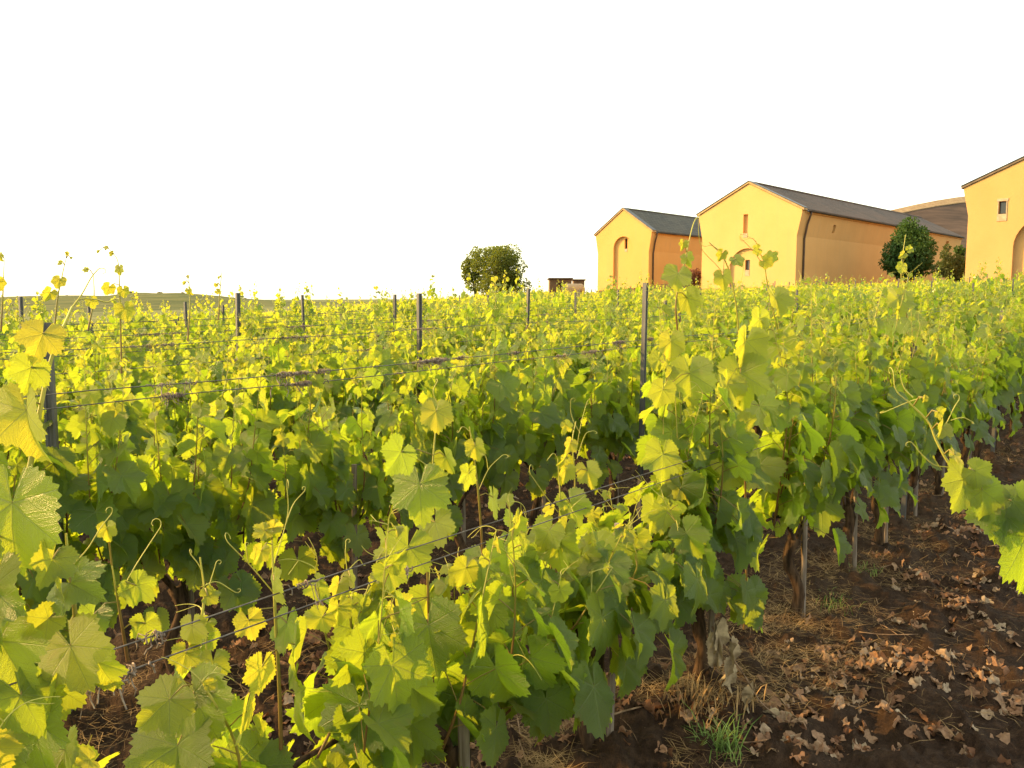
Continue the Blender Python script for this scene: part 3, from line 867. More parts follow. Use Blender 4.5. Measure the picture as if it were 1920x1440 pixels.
def b2(sh, lf, base, rs):
    d = D1
    hero_shoot(sh, lf, base, [(815, 1330), (806, 1200), (802, 1040), (812, 860), (822, 760)], d, 0.0048,
               leaves=[(790, 905, 118, 178, -10, 5, 0.45, 1), (755, 845, 84, 230, 45, 15, 0.2), (838, 855, 56, 165, -40, 5, 0.7), (820, 770, 66, 175, 5, 0, 0.85), (818, 975, 80, 150, -30, 5, 0.5), (768, 1020, 110, 195, 5, 25, 0.2),
                       (805, 1165, 150, 175, 5, 20, 0.03, 3), (690, 1180, 140, 190, 20, 20, 0.15), (745, 1135, 80, 150, 30, 5, 0.6), (720, 1075, 70, 210, 25, 30, 0.4)], agebase=0.1,
               tends=[[(822, 760), (815, 735), (820, 715)], [(812, 880), (790, 860), (770, 852)]])
    hero_shoot(sh, lf, base, [(908, 1190), (906, 1060), (898, 940), (888, 850), (880, 800)], d, 0.0045,
               leaves=[(892, 835, 48, 170, -35, 0, 0.75), (880, 885, 54, 200, 50, 0, 0.5), (925, 930, 66, 155, -68, 0, 0.45), (905, 1045, 90, 165, -10, 25, 0.25), (875, 1060, 60, 200, 35, 20, 0.7), (930, 1050, 84, 150, -20, 30, 0.3), (915, 1130, 90, 175, 0, 15, 0.4),
                       (930, 1180, 110, 190, -15, 25, 0.05)], agebase=0.1,
               tends=[[(897, 920), (915, 880), (940, 855)], [(915, 880), (912, 860), (908, 850)], [(882, 810), (868, 800), (860, 810)]])
    hero_shoot(sh, lf, base, [(660, 1200), (655, 1130), (650, 1070)], d, 0.0035,
               leaves=[(640, 1090, 46, 200, 20, 5, 0.9), (662, 1075, 40, 140, -20, 5, 0.9), (640, 1130, 60, 190, 20, 10, 0.6), (690, 1130, 70, 150, 10, 20, 0.5), (610, 1150, 60, 220, 20, 0, 0.7)],
               tends=[[(650, 1070), (642, 1040), (648, 1015)], [(652, 1070), (672, 1050), (680, 1058)]], agebase=0.4)
def b3(sh, lf, base, rs):
    d = D1
    hero_shoot(sh, lf, base, [(1040, 1120), (1046, 1020), (1050, 940), (1046, 860)], d, 0.0042,
               leaves=[(1060, 880, 40, 190, 10, 5, 0.9), (1068, 940, 76, 165, -10, 15, 0.35), (1030, 950, 30, 215, 55, 5, 0.7), (1030, 990, 70, 220, -20, 0, 0.5), (1045, 1010, 96, 180, 5, 20, 0.35), (1090, 1040, 70, 150, -10, 10, 0.6)], agebase=0.2,
               tends=[[(1046, 960), (1018, 930), (995, 890)], [(1046, 860), (1038, 850), (1028, 860)]])
    hero_shoot(sh, lf, base, [(1075, 1000), (1078, 900), (1073, 830), (1080, 790)], d, 0.0036,
               leaves=[(1100, 880, 56, 170, -15, 5, 0.75, 6), (1068, 830, 34, 215, 30, 5, 0.9), (1060, 795, 26, 150, 0, 5, 1.0), (1058, 858, 30, 240, 30, 5, 0.9)], agebase=0.35,
               tends=[[(1080, 850), (1090, 800), (1100, 755)], [(1088, 812), (1078, 780), (1070, 755)], [(1082, 860), (1098, 815), (1110, 808)]])
    hero_shoot(sh, lf, base, [(1145, 1180), (1150, 1080), (1156, 1000)], d, 0.004,
               leaves=[(1150, 1010, 80, 185, 5, 20, 0.4), (1120, 1020, 80, 170, 15, 5, 0.55), (1135, 1085, 95, 160, -10, 25, 0.12), (1170, 1060, 110, 170, -30, 30, 0.05), (1080, 1110, 110, 185, 15, 30, 0.1)])
def b4(sh, lf, base, rs):
    d = D1
    hero_shoot(sh, lf, base, [(1245, 1100), (1262, 1000), (1272, 900), (1268, 780), (1262, 700)], d, 0.0045,
               leaves=[(1240, 850, 90, 190, 20, 10, 0.5), (1275, 900, 84, 150, -15, 5, 0.6), (1225, 950, 80, 200, 35, 20, 0.4), (1300, 930, 60, 165, -30, 0, 0.7), (1290, 700, 100, 180, 0, 10, 0.45), (1240, 730, 60, 190, 20, 5, 0.6),
                       (1245, 1040, 90, 180, 10, 30, 0.3)], agebase=0.1)
    hero_shoot(sh, lf, base, [(1395, 1180), (1400, 1040), (1396, 860), (1390, 720), (1385, 620), (1376, 545), (1358, 485), (1330, 455)], d, 0.0058,
               leaves=[(1352, 520, 42, 175, -15, 5, 0.6), (1376, 488, 30, 160, -25, 20, 0.35), (1350, 478, 26, 205, 10, 0, 0.95), (1395, 640, 86, 190, 10, 15, 0.5), (1385, 700, 110, 175, -5, 15, 0.35), (1360, 720, 90, 200, 20, 5, 0.6),
                       (1370, 810, 110, 170, 10, 15, 0.4), (1420, 760, 90, 150, -20, 10, 0.4), (1350, 870, 100, 195, 15, 15, 0.55), (1420, 870, 90, 160, -30, 15, 0.15)], agebase=0.2,
               tends=[[(1372, 530), (1345, 495), (1318, 462), (1312, 410), (1308, 404)], [(1352, 470), (1340, 458), (1322, 462)], [(1376, 545), (1392, 520), (1396, 480)]])
    hero_shoot(sh, lf, base, [(1270, 620), (1268, 560), (1286, 480), (1300, 420), (1312, 403)], d, 0.0036,
               leaves=[(1278, 458, 22, 200, 10, 5, 0.8), (1285, 485, 30, 165, -20, 5, 0.5), (1268, 515, 58, 190, 5, 15, 0.65), (1285, 560, 60, 165, -10, 10, 0.5), (1255, 640, 60, 185, 10, 5, 0.8)], agebase=0.3)
def b5(sh, lf, base, rs):
    d = D1
    hero_shoot(sh, lf, base, [(1505, 1060), (1498, 900), (1480, 760), (1462, 640), (1440, 540), (1433, 495), (1424, 472)], d, 0.0052,
               leaves=[(1430, 492, 28, 120, 0, 0, 0.75), (1440, 486, 28, 60, 0, 10, 0.35), (1418, 470, 24, 250, 20, 0, 0.9), (1450, 560, 62, 185, 0, 15, 0.55), (1455, 640, 80, 175, -5, 10, 0.45), (1420, 600, 70, 190, 25, 5, 0.4), (1430, 610, 50, 200, 60, 10, 0.3),
                       (1480, 720, 90, 170, -10, 15, 0.4), (1500, 800, 90, 160, -20, 15, 0.3), (1455, 850, 90, 195, 10, 25, 0.1)], agebase=0.25,
               tends=[[(1424, 472), (1405, 450), (1392, 452)], [(1433, 500), (1410, 470), (1385, 445), (1392, 440), (1415, 450)]])
    hero_shoot(sh, lf, base, [(1590, 980), (1570, 880), (1560, 760), (1555, 660)], d, 0.0045,
               leaves=[(1545, 810, 90, 175, 0, 15, 0.45), (1520, 860, 90, 190, 20, 15, 0.3), (1565, 740, 90, 180, -10, 15, 0.5), (1550, 670, 60, 190, 5, 10, 0.6), (1590, 780, 100, 170, -15, 20, 0.1), (1535, 940, 100, 180, 5, 20, 0.05)], agebase=0.2)
def b7(sh, lf, base, rs):
    hero_shoot(sh, lf, base, [(1712, 700), (1704, 620), (1692, 545), (1690, 500), (1698, 440)], D1, 0.0046,
               leaves=[(1688, 500, 24, 200, 20, 0, 0.8), (1700, 470, 18, 60, 0, 0, 0.6), (1680, 560, 64, 180, 0, 15, 0.6), (1700, 600, 62, 170, -5, 15, 0.4), (1690, 478, 18, 230, 0, 0, 0.8)], agebase=0.4)
HERO1 = {
    0: dict(par=dict(ztop=1.02, nsh=7, size=0.115), build=b0, label='lush yellow-green grapevine at the left edge with a thick bent shoot and huge glowing leaves'),
    1: dict(par=dict(ztop=0.74, zlow=0.34, nsh=7, half=0.34, size=0.115, fill=0.8), build=b1, label='sparse low grapevine with one thin upright shoot and forked tendrils above bare soil'),
    2: dict(par=dict(ztop=0.92, zlow=0.30, nsh=14, size=0.118, width=0.28, tall=0.25, tallz=0.3), build=b2, label='low dark green grapevine at bottom centre with two leafy shoots rising above the lower wires'),
    3: dict(par=dict(ztop=0.93, zlow=0.42, tall=0.2, tallz=0.25, nsh=12, size=0.125, width=0.26), build=b3, label='low grapevine beside the thick dark trunk at the bottom, tendrils reaching above the lower wires'),
    4: dict(par=dict(ztop=1.36, nsh=10, size=0.112, half=0.24), build=b4, label='tall grapevine with long curling shoots standing against the middle ochre building'),
    5: dict(par=dict(ztop=1.45, nsh=12, size=0.112), build=b5, label='grapevine with a hooked shoot crossing the arched niche of the middle ochre building'),
    7: dict(par=dict(ztop=1.48, nsh=12, size=0.108), build=b7, label='grapevine in the first row whose shoot tip stands before the dark rounded tree'),
}
HERO2_I = {}
# shoots of the second row that stand against the sky, hung on the vine nearest to them
H2S = [([(228, 700), (226, 600), (224, 540), (221, 490), (204, 466)], [(231, 505, 22, 170, -20, 0, 1.0), (218, 478, 13, 220, 0, 0, 1.0), (205, 468, 10, 60, 0, 0, 1.0), (192, 474, 8, 240, 0, 0, 1.0), (212, 540, 26, 215, 20, 0, 0.9), (238, 545, 24, 165, -10, 0, 1.0), (240, 580, 40, 165, 0, 10, 0.8)]),
       ([(100, 640), (108, 560), (118, 510), (124, 484)], [(120, 527, 28, 190, 0, 30, 1.0), (123, 496, 14, 260, 0, 30, 1.0), (103, 550, 30, 205, 20, 0, 0.9), (133, 478, 9, 80, 0, 0, 1.0), (141, 486, 6, 80, 0, 0, 1.0)]),
       ([(165, 620), (176, 560), (175, 515)], [(170, 508, 13, 260, 0, 20, 1.0), (178, 565, 26, 165, 0, 0, 0.9)]),
       ([(2, 620), (6, 540), (8, 485)], [(9, 482, 18, 150, 0, 0, 1.0), (5, 530, 30, 150, 20, 0, 1.0), (3, 492, 8, 250, 0, 0, 1.0)]),
       ([(352, 640), (356, 570), (354, 522)], [(357, 521, 8, 60, 0, 0, 1.0), (352, 532, 9, 220, 0, 0, 1.0), (360, 545, 18, 150, 0, 0, 0.95)]),
       ([(410, 600), (412, 550), (416, 510)], [(410, 535, 9, 200, 0, 0, 1.0), (412, 547, 12, 120, 0, 0, 1.0), (416, 522, 7, 200, 0, 0, 1.0)])]
def h2_build(items):
    def f(sh, lf, base, rs):
        for px, lv in items: hero_shoot(sh, lf, base, px, D1 + DS, 0.0034, leaves=lv, agebase=0.35, rs=rs)
    return f
_r2 = [s for s in NEAR if s[1] == 2]
_as = {}
for px, lv in H2S:
    tx = row_t(px[0][0], px[0][1], D1 + DS)
    best = min(_r2, key=lambda s: abs(np.dot((s[3], s[4], 0), U) - tx))
    _as.setdefault(best[2], []).append((px, lv))
for i_, items in _as.items(): HERO2_I[i_] = h2_build(items)
place_vines()

# vine of the row the photographer stands in: only its shoot reaches into the picture
def near_right_vine():
    bx, by = (rowpoint(-0.30, 2.35)[:2])
    base = np.array((bx, by, tz(bx, by)))
    rs = np.random.RandomState(77); RNG.seed(77)
    sh = Acc(); lf = Leaves(0)
    Y = 1.62
    e = to_local(at(1935, 985, Y), base)
    arm = spline([(0.0, 0.0, 0.5), (0.0, 0.05, 0.75), (e + np.array((0.0, 0, 0.0))) * np.array((0.6, 0.6, 1)) + np.array((0, 0, 0.02)), e], 12)
    tube(sh, arm, np.linspace(0.006, 0.0045, 12), 6, False, 0.4)
    hero_shoot(sh, lf, base, [(1935, 985), (1870, 945), (1820, 900), (1782, 872), (1755, 825), (1740, 790), (1700, 750)], 0, 0.0042, depth=Y, agebase=0.5,
               leaves=[(1792, 895, 105, 215, 10, 20, 0.2, 2), (1825, 915, 90, 180, 25, 10, 0.1), (1850, 950, 100, 200, -10, 20, 0.25), (1812, 880, 60, 120, -30, 25, 0.5), (1895, 940, 115, 160, -20, 15, 0.35), (1905, 1000, 185, 175, 0, 10, 0.1, 4), (1880, 935, 80, 110, -10, 30, 0.3), (1752, 800, 44, 215, 45, 10, 0.9), (1745, 772, 30, 120, 0, 0, 0.95),
                       (1775, 850, 38, 150, 20, 20, 0.9), (1720, 745, 16, 200, 0, 0, 1.0)],
               tends=[[(1752, 822), (1775, 795), (1790, 765), (1798, 750)], [(1783, 788), (1805, 783), (1822, 790)], [(1780, 876), (1750, 872), (1725, 850), (1712, 832)], [(1735, 785), (1705, 755), (1680, 732), (1675, 700)],
                      [(1712, 745), (1700, 725), (1688, 700)], [(1730, 745), (1705, 752), (1660, 772)]])
    for (x0, dz) in ((-0.05, 0.55), (0.15, 0.8), (0.3, 0.7)):
        pts = spline([(x0, 0, 0.55), (x0, -0.02, 0.55 + dz * 0.5), (x0 + 0.03, -0.05, 0.55 + dz)], 12)
        leafy_shoot(pts, 0.004, sh, lf, rs, 0)
    root = thing('grapevine', 'grapevine beside the camera, its pale shoot with large leaves reaching in from the right', 'grapevine', tuple(base), ROT, 'grapevines in the vineyard rows')
    finish_vine(root, 77, 0, sh, lf, 0.5)
near_right_vine()

# the rest of the field, past the first three hundred vines
def build_far_vines():
    rs = np.random.RandomState(21); RNG.seed(21)
    acc = Acc()
    X = np.array([s[3] for s in FARV]); Y = np.array([s[4] for s in FARV]); R = np.array([s[0] for s in FARV]); Z = terrain(X, Y)
    nl = np.clip(62 * (26 / R) ** 0.75, 22, 62).astype(int)
    idx = np.repeat(np.arange(len(X)), nl)
    m = len(idx); print('far leaves', m)
    al = rs.uniform(-0.42, 0.42, m); ac = rs.normal(0, 0.16, m)
    u_ = rs.rand(m)
    hz = 0.42 + 0.92 * u_ ** 0.75
    tipm = np.zeros(m, bool)
    # thin upright shoots above the mass: five small leaves over each other
    nc = len(X); has = rs.rand(nc) < 0.75; ci = np.nonzero(has)[0]; hc = rs.uniform(0.12, 0.55, len(ci)) * (rs.rand(len(ci)) ** 0.4)
    ax = rs.uniform(-.4, .4, len(ci)); cx_ = rs.normal(0, .1, len(ci)); q5 = np.tile(np.linspace(0.1, 1, 6), len(ci)); r6 = np.repeat(np.arange(len(ci)), 6)
    idx = np.concatenate((idx, ci[r6])); al = np.concatenate((al, ax[r6] + rs.normal(0, .02, len(r6)))); ac = np.concatenate((ac, cx_[r6] + rs.normal(0, .02, len(r6))))
    hz = np.concatenate((hz, 1.26 + hc[r6] * q5)); tipm = np.concatenate((tipm, np.ones(len(r6), bool))); m = len(idx)
    tsz = np.concatenate((np.ones(m - len(r6)), 0.72 - 0.42 * q5))
    P = np.stack((X[idx] + al * U[0] + ac * N[0], Y[idx] + al * U[1] + ac * N[1], Z[idx] + hz), -1)
    size = (0.105 * (R[idx] / 26) ** 0.40) * rs.uniform(0.7, 1.15, m)
    size *= tsz
    out = N[None, :] * np.where(ac > 0, 1, -1)[:, None]
    tip = out * rs.uniform(0.1, 0.8, (m, 1)) - UP * rs.uniform(0.2, 1.2, (m, 1)) + U[None] * rs.uniform(-.6, .6, (m, 1))
    tip /= np.linalg.norm(tip, axis=1, keepdims=True)
    nor = out * rs.uniform(0.3, 1.1, (m, 1)) + UP * rs.uniform(0.1, 1.1, (m, 1)) + U[None] * rs.uniform(-.6, .6, (m, 1))
    nor -= tip * np.sum(nor * tip, 1, keepdims=True); nor /= np.linalg.norm(nor, axis=1, keepdims=True)
    x = np.cross(tip, nor)
    Mx = np.stack((x, tip, nor), 1) * size[:, None, None]
    age = np.clip((hz - 0.95) * 1.6, 0, 1) + rs.uniform(-.1, .2, m)
    kk = rs.randint(0, NT, m)
    for k in range(NT):
        s = kk == k
        co, uv, L, T = TEMPL[3][k]; n_ = s.sum(); nv = len(co)
        V = np.einsum('vk,mkj->mvj', co, Mx[s]) + P[s][:, None, :]
        lv = np.zeros((n_, nv, 3)); lv[:, :, 2] = rs.rand(n_)[:, None]
        LL = (L[None] + (np.arange(n_) * nv)[:, None]).reshape(-1)
        acc.add(V.reshape(-1, 3), LL, np.tile(T, n_), lv.reshape(-1, 3), np.repeat(np.clip(age[s], 0, 1), nv))
    o = ob('vine_rows', acc.mesh('vine_rows', M['leaf_far']))
    tag(o, 'packed rows of distant grapevines fading to the skyline below the buildings and trees', 'vineyard', kind='stuff')
build_far_vines()

# ------------------------------------------------------------------ trellis posts
def post_mesh(h):
    """open rolled steel profile with lips and wire notches"""
    w, dp, t, lip = 0.035, 0.028, 0.003, 0.010
    prof = [(-w/2, dp/2), (-w/2, -dp/2), (-0.009, -dp/2), (-0.006, -dp/2 + 0.008), (0.006, -dp/2 + 0.008), (0.009, -dp/2), (w/2, -dp/2), (w/2, dp/2), (w/2 - lip, dp/2), (w/2 - lip, dp/2 - t),
            (w/2 - t, dp/2 - t), (w/2 - t, -dp/2 + t), (0.011, -dp/2 + t), (0.008, -dp/2 + 0.008 + t), (-0.008, -dp/2 + 0.008 + t), (-0.011, -dp/2 + t), (-w/2 + t, -dp/2 + t), (-w/2 + t, dp/2 - t), (-w/2 + lip, dp/2 - t), (-w/2 + lip, dp/2)]
    n = len(prof)
    V = [(x, y, -0.3) for x, y in prof] + [(x, y, h) for x, y in prof]
    Fc = [[i, (i + 1) % n, n + (i + 1) % n, n + i] for i in range(n)] + [list(range(n))[::-1], list(range(n, 2 * n))]
    me = poly_mesh('post', V, Fc, M['post'])
    return me
def hook_mesh(zs):
    a = Acc()
    for z in zs:
        for s in (-1, 1):
            tube(a, [(s * 0.022, 0, z), (s * 0.030, 0, z + 0.004), (s * 0.033, 0, z + 0.016), (s * 0.028, 0, z + 0.02)], 0.0022, 4, True)
    return a.mesh('hook', M['post'])
POSTM = {h: post_mesh(h) for h in (1.42, 1.48, 1.54, 1.60, 1.66, 1.72)}
HOOKM = hook_mesh([0.45, 0.6, 0.78, 0.95, 1.12, 1.25, 1.38])
def post_len(h): return min(POSTM, key=lambda q: abs(q - h))
posts = []
hero_posts = {2: [(87, 605), (1214, 530), (1702, 552)], 3: [(785, 550), (1247, 563)], 4: [(443, 549), (984, 541)], 5: [(737, 552), (1080, 548)], 6: [(40, 556), (572, 553)], 7: [(352, 566), (640, 560)], 8: [(175, 575), (420, 572)], 1: [(1692, None), (1862, None)]}
def t_of_x(x, d):    # where the column x of the photograph meets the row at mid-height
    return row_t(x, 640, d)
for k in range(1, 70):
    d = D1 + DS * (k - 1)
    hp = hero_posts.get(k, [])
    if k == 1:
        lst = [(row_t(1692, 985, d), None), (row_t(1862, 830, d), None)]
        t = lst[-1][0] + 4.1
    elif hp:
        lst = [(t_of_x(x, d), y) for x, y in hp]; t = lst[-1][0] + 4.1
        t2 = lst[0][0] - 4.1; lst = ([(t2, None)] if k < 4 else []) + lst
    else:
        lst = []; t = -20 - d + rsf.uniform(0, 4.1)
    while t < 110: lst.append((t + rsf.uniform(-.15, .15), None)); t += 4.1
    for t, ytop in lst:
        p = -d * N + t * U
        x, y = p[0], p[1]
        if ytop == 530:
            pq = onrow(1199, 945, d - 0.27); x, y = pq[0], pq[1]
        if y < 0.6 or not in_view(x, y, 0.1) or not allowed(x, y): continue
        posts.append([math.hypot(x, y), k, t, x, y, ytop])
posts.sort()
posts = [p for p in posts if p[0] < (33 if p[3] / p[4] < 0.05 else 42)][:240]
print('posts', len(posts))
prow = {}
for p in sorted(posts, key=lambda q: (q[1], q[2])): prow.setdefault(p[1], []).append(p)
rsp = random.Random(5)
for dist, k, t, x, y, ytop in posts:
    z = tz(x, y)
    h = 1.56 + rsp.uniform(-.06, .06)
    if k == 1: h = 1.42
    if ytop is not None:
        d = D1 + DS * (k - 1)
        xx = 960 + F * x / y
        h = float(onrow(xx, ytop, d - (0.27 if ytop == 530 else 0))[2]) - z
    hl = post_len(h)
    idx = [q[2] for q in prow[k]].index(t)
    if k <= 6 and idx + 1 < len(ORD): lab = 'dark grey steel trellis post, %s from the left in the %s vine row' % (ORD[idx + 1], ORD[k])
    elif k <= 20: lab = 'grey steel trellis post standing in the %s vine row' % ORD[k]
    else: lab = 'thin distant trellis post poking above the packed vine rows'
    if k == 2 and idx == 0 or (k == 2 and ytop == 605): lab = 'wide dark steel post behind the thick bent shoot at the left edge'
    if k == 2 and ytop == 530: lab = 'tallest leaning grey steel post, its whole length visible down to the soil'
    rooto = thing('trellis_post', lab, 'post', (x, y, z), ROT + rsp.uniform(-.2, .2), 'steel posts in the vine rows')
    ob('post_profile', POSTM[hl], rooto)
    rooto.scale = (1, 1, h / hl)
    rooto.rotation_euler[0] = rsp.uniform(-.02, .02); rooto.rotation_euler[1] = rsp.uniform(-.02, .025)
    if ytop == 530: rooto.rotation_euler = (0, 0.02, ROT); rooto.scale[0] = 0.8
    if ytop == 605: rooto.rotation_euler = (0, 0, 0.2)

# ------------------------------------------------------------------ trellis wires
def wire(k, h, label, rad=0.0016, t0=-4, t1=45, seed=0, clumps=(), off=0.0):
    d = D1 + DS * (k - 1) + off
    rs = np.random.RandomState(seed)
    a = Acc(); pts = []
    n = int((t1 - t0) / 0.45)
    for i in range(n + 1):
        t = t0 + (t1 - t0) * i / n
        p = -d * N + t * U
        sag = 0.012 * abs(math.sin((t - 1.2) * math.pi / 4.1))
        pts.append((p[0], p[1], tz(p[0], p[1]) + h - sag + rs.uniform(-.003, .003)))
    P0 = np.array(pts); 
    o = bpy.data.objects.new('trellis_wire', None)
    tube(a, P0, rad, 5, False)
    me = a.mesh('trellis_wire', M['wire'])
    o = ob('trellis_wire', me)
    tag(o, label, 'wire', 'wires strung along the vine rows')
    for (xpx, ln, dens) in clumps:
        c = Acc()
        tc = row_t(xpx, 700, d)
        for q in range(int(dens * 0.8)):
            t = tc + rs.normal(0, ln * 0.45)
            p = -d * N + t * U
            zc = np.interp(t, np.linspace(t0, t1, n + 1), P0[:, 2])
            cc = np.array((p[0], p[1], zc))
            R_ = rs.uniform(0.003, 0.010) * (0.5 + abs(math.sin(t * 31.0))); turns = rs.uniform(0.6, 1.8); adv = rs.uniform(-.035, .035); ph = rs.uniform(0, 6.28)
            s_ = np.linspace(0, 1, 9)
            ang = ph + s_ * turns * 6.28
            path = cc[None] + U[None] * (s_ * adv)[:, None] + N[None] * (np.cos(ang) * R_)[:, None] + UP[None] * (np.sin(ang) * R_)[:, None]
            if rs.rand() < 0.25:
                path = path + UP[None] * (-(s_ ** 2) * rs.uniform(0.01, 0.06))[:, None] + N[None] * (s_ ** 2 * rs.uniform(-.03, .03))[:, None]
            tube(c, path, rs.uniform(0.0009, 0.002), 4, False)
        ob('dry_tendril', c.mesh('dry_tendril', M['dry_tendril']), o)
    return o
def hpx(x, y, d):
    p = onrow(x, y, d); return float(p[2]) - tz(p[0], p[1]) + 0.015
dA = D1 - 0.06; dB = D1 + DS - 0.17
wire(1, hpx(640, 1122, dA), 'lower wire of the pair in the first row, crossing the bottom left leaves', rad=0.0016, seed=1, t0=-1, t1=14, off=-0.06, clumps=((185, 0.06, 30), (740, 0.03, 12), (60, 0.02, 14)))
wire(1, hpx(640, 1083, dA), 'upper wire of the pair in the first row, crossing the gap above the bare soil', rad=0.0016, seed=2, t0=-1, t1=14, off=-0.06, clumps=((560, 0.03, 14), (270, 0.03, 12)))
wire(2, hpx(785, 680, dB), 'upper wire of the second row, wrapped in long bunches of dry grey tendrils', rad=0.0021, seed=3, t0=-1, t1=25, off=-0.17, clumps=((545, 0.10, 70), (600, 0.05, 20), (350, 0.02, 10), (810, 0.14, 150), (865, 0.05, 20), (965, 0.05, 24), (300, 0.03, 16), (1160, 0.10, 70), (1220, 0.04, 40)))
wire(2, hpx(785, 697, dB), 'lower wire of the top pair in the second row, with small dry knots', rad=0.0021, seed=4, t0=-1, t1=25, off=-0.17, clumps=((320, 0.04, 40), (570, 0.12, 110), (750, 0.02, 10), (1050, 0.06, 30), (1110, 0.10, 40)))
wire(2, 0.80, 'lower wire of the second row, running through the shaded leaves', seed=5, t0=-1, t1=20, clumps=((260, 0.10, 40), (460, 0.08, 24)))
wire(2, 0.84, 'middle wire of the second row behind the large yellow leaves', seed=6, t0=-1, t1=20, off=0.04)
for k in range(3, 15):
    wire(k, 1.36 if k < 6 else 1.40, 'top wire of the %s row, a thin dark line above the leaves' % ORD[k], rad=0.0018 + 0.0002 * k, seed=10 + k, t0=-3 - k, t1=34, off=-0.12, clumps=((300, 0.2, 60), (560, 0.25, 80), (800, 0.2, 60), (1020, 0.2, 40)) if k < 5 else ())
    if k < 9: wire(k, 1.22, 'second wire from the top in the %s row, half hidden by leaves' % ORD[k], rad=0.0018 + 0.0002 * k, seed=40 + k, t0=-3 - k, t1=34, off=0.04, clumps=((450, 0.2, 40), (700, 0.2, 50)) if k < 5 else ())

# ------------------------------------------------------------------ vine stakes
def stake(x, y, h, label, lean=(0, 0), r=0.013):
    rs = np.random.RandomState(int(abs(x * 1000)) % 9999)
    a = Acc()
    tube(a, [(0, 0, -0.2), (0, 0, 0.02), (0.002, 0.001, h * 0.5), (0, 0, h)], [r, r, r * 0.95, r * 0.9], 7, True, lump=0.12, rs=rs)
    o = ob('vine_stake', a.mesh('vine_stake', M['stake'], False), None, (x, y, tz(x, y)))
    o.rotation_euler = (lean[0], lean[1], 0.3)
    tag(o, label, 'stake', 'thin stakes beside the vine trunks')
S1 = [(s[2], s[3], s[4]) for s in NEAR if s[1] == 1 and s[2] <= 10]
S1.sort()
for i, x, y in S1:
    off = U * 0.055 - N * 0.0
    if i == 2: stake(x - U[0] * 0.02 + N[0] * 0.05, y + N[1] * 0.05, 0.56, 'short grey wooden stake at the bottom edge under dark green leaves', r=0.017)
    elif i >= 3: stake(x + U[0] * 0.05 + N[0] * 0.03, y + U[1] * 0.05 + N[1] * 0.03, 0.85, 'thin grey stake leaning beside the %s vine trunk of the first row' % ORD[i + 1], lean=(0, 0.03 * math.sin(i * 7)))
d2 = D1 + DS
S2 = sorted([(s[2], s[3], s[4]) for s in NEAR if s[1] == 2])[:11]
for j, (i, x, y) in enumerate(S2):
    stake(x + U[0] * 0.06, y + U[1] * 0.06, 0.8, 'thin brown stake beside the %s vine trunk of the second row' % ORD[j + 1], lean=(0.01, 0.02 * math.cos(i * 3)), r=0.015)

#BUILDINGS
# ------------------------------------------------------------------ buildings
BANG = math.atan(1490.0 / F)
bs = np.array((math.sin(BANG), math.cos(BANG), 0)); bg_ = np.array((-math.cos(BANG), math.sin(BANG), 0))   # along the side wall, along the gable (leftwards)
BROT = math.pi / 2 - BANG                         # local X = side direction, local Y = gable direction
def boolean_cut(me, cutters):
    bpy_o = bpy.data.objects.new('tmp', me); COL.objects.link(bpy_o)
    cs = []
    for c in cutters:
        co = bpy.data.objects.new('cut', c); COL.objects.link(co); cs.append(co)
        md = bpy_o.modifiers.new('b', 'BOOLEAN'); md.operation = 'DIFFERENCE'; md.object = co; md.solver = 'EXACT'
    dg = bpy.context.evaluated_depsgraph_get(); dg.update()
    res = bpy.data.meshes.new_from_object(bpy_o.evaluated_get(dg))
    for c in cs: bpy.data.objects.remove(c)
    bpy.data.objects.remove(bpy_o)
    return res
def arch_cutter(q0, q1, z0, zs, depth, front=-0.3):
    """prism with a round head in the gable plane (X = front..depth)"""
    c = (q0 + q1) / 2; r = (q1 - q0) / 2
    pr = [(q1, z0), (q1, zs)] + [(c + r * math.cos(a), zs + r * math.sin(a)) for a in np.linspace(0, math.pi, 18)[1:-1]] + [(q0, zs), (q0, z0)]
    n = len(pr)
    V = [(front, q, z) for q, z in pr] + [(depth, q, z) for q, z in pr]
    return poly_mesh('c', V, [list(range(n)), list(range(n, 2 * n))[::-1]] + [[i, (i + 1) % n, n + (i + 1) % n, n + i] for i in range(n)], M['plaster'])
def rect_cutter(q0, q1, z0, z1, depth, front=-0.3):
    return box_mesh('c', (front, q0, z0), (depth, q1, z1), M['plaster'])

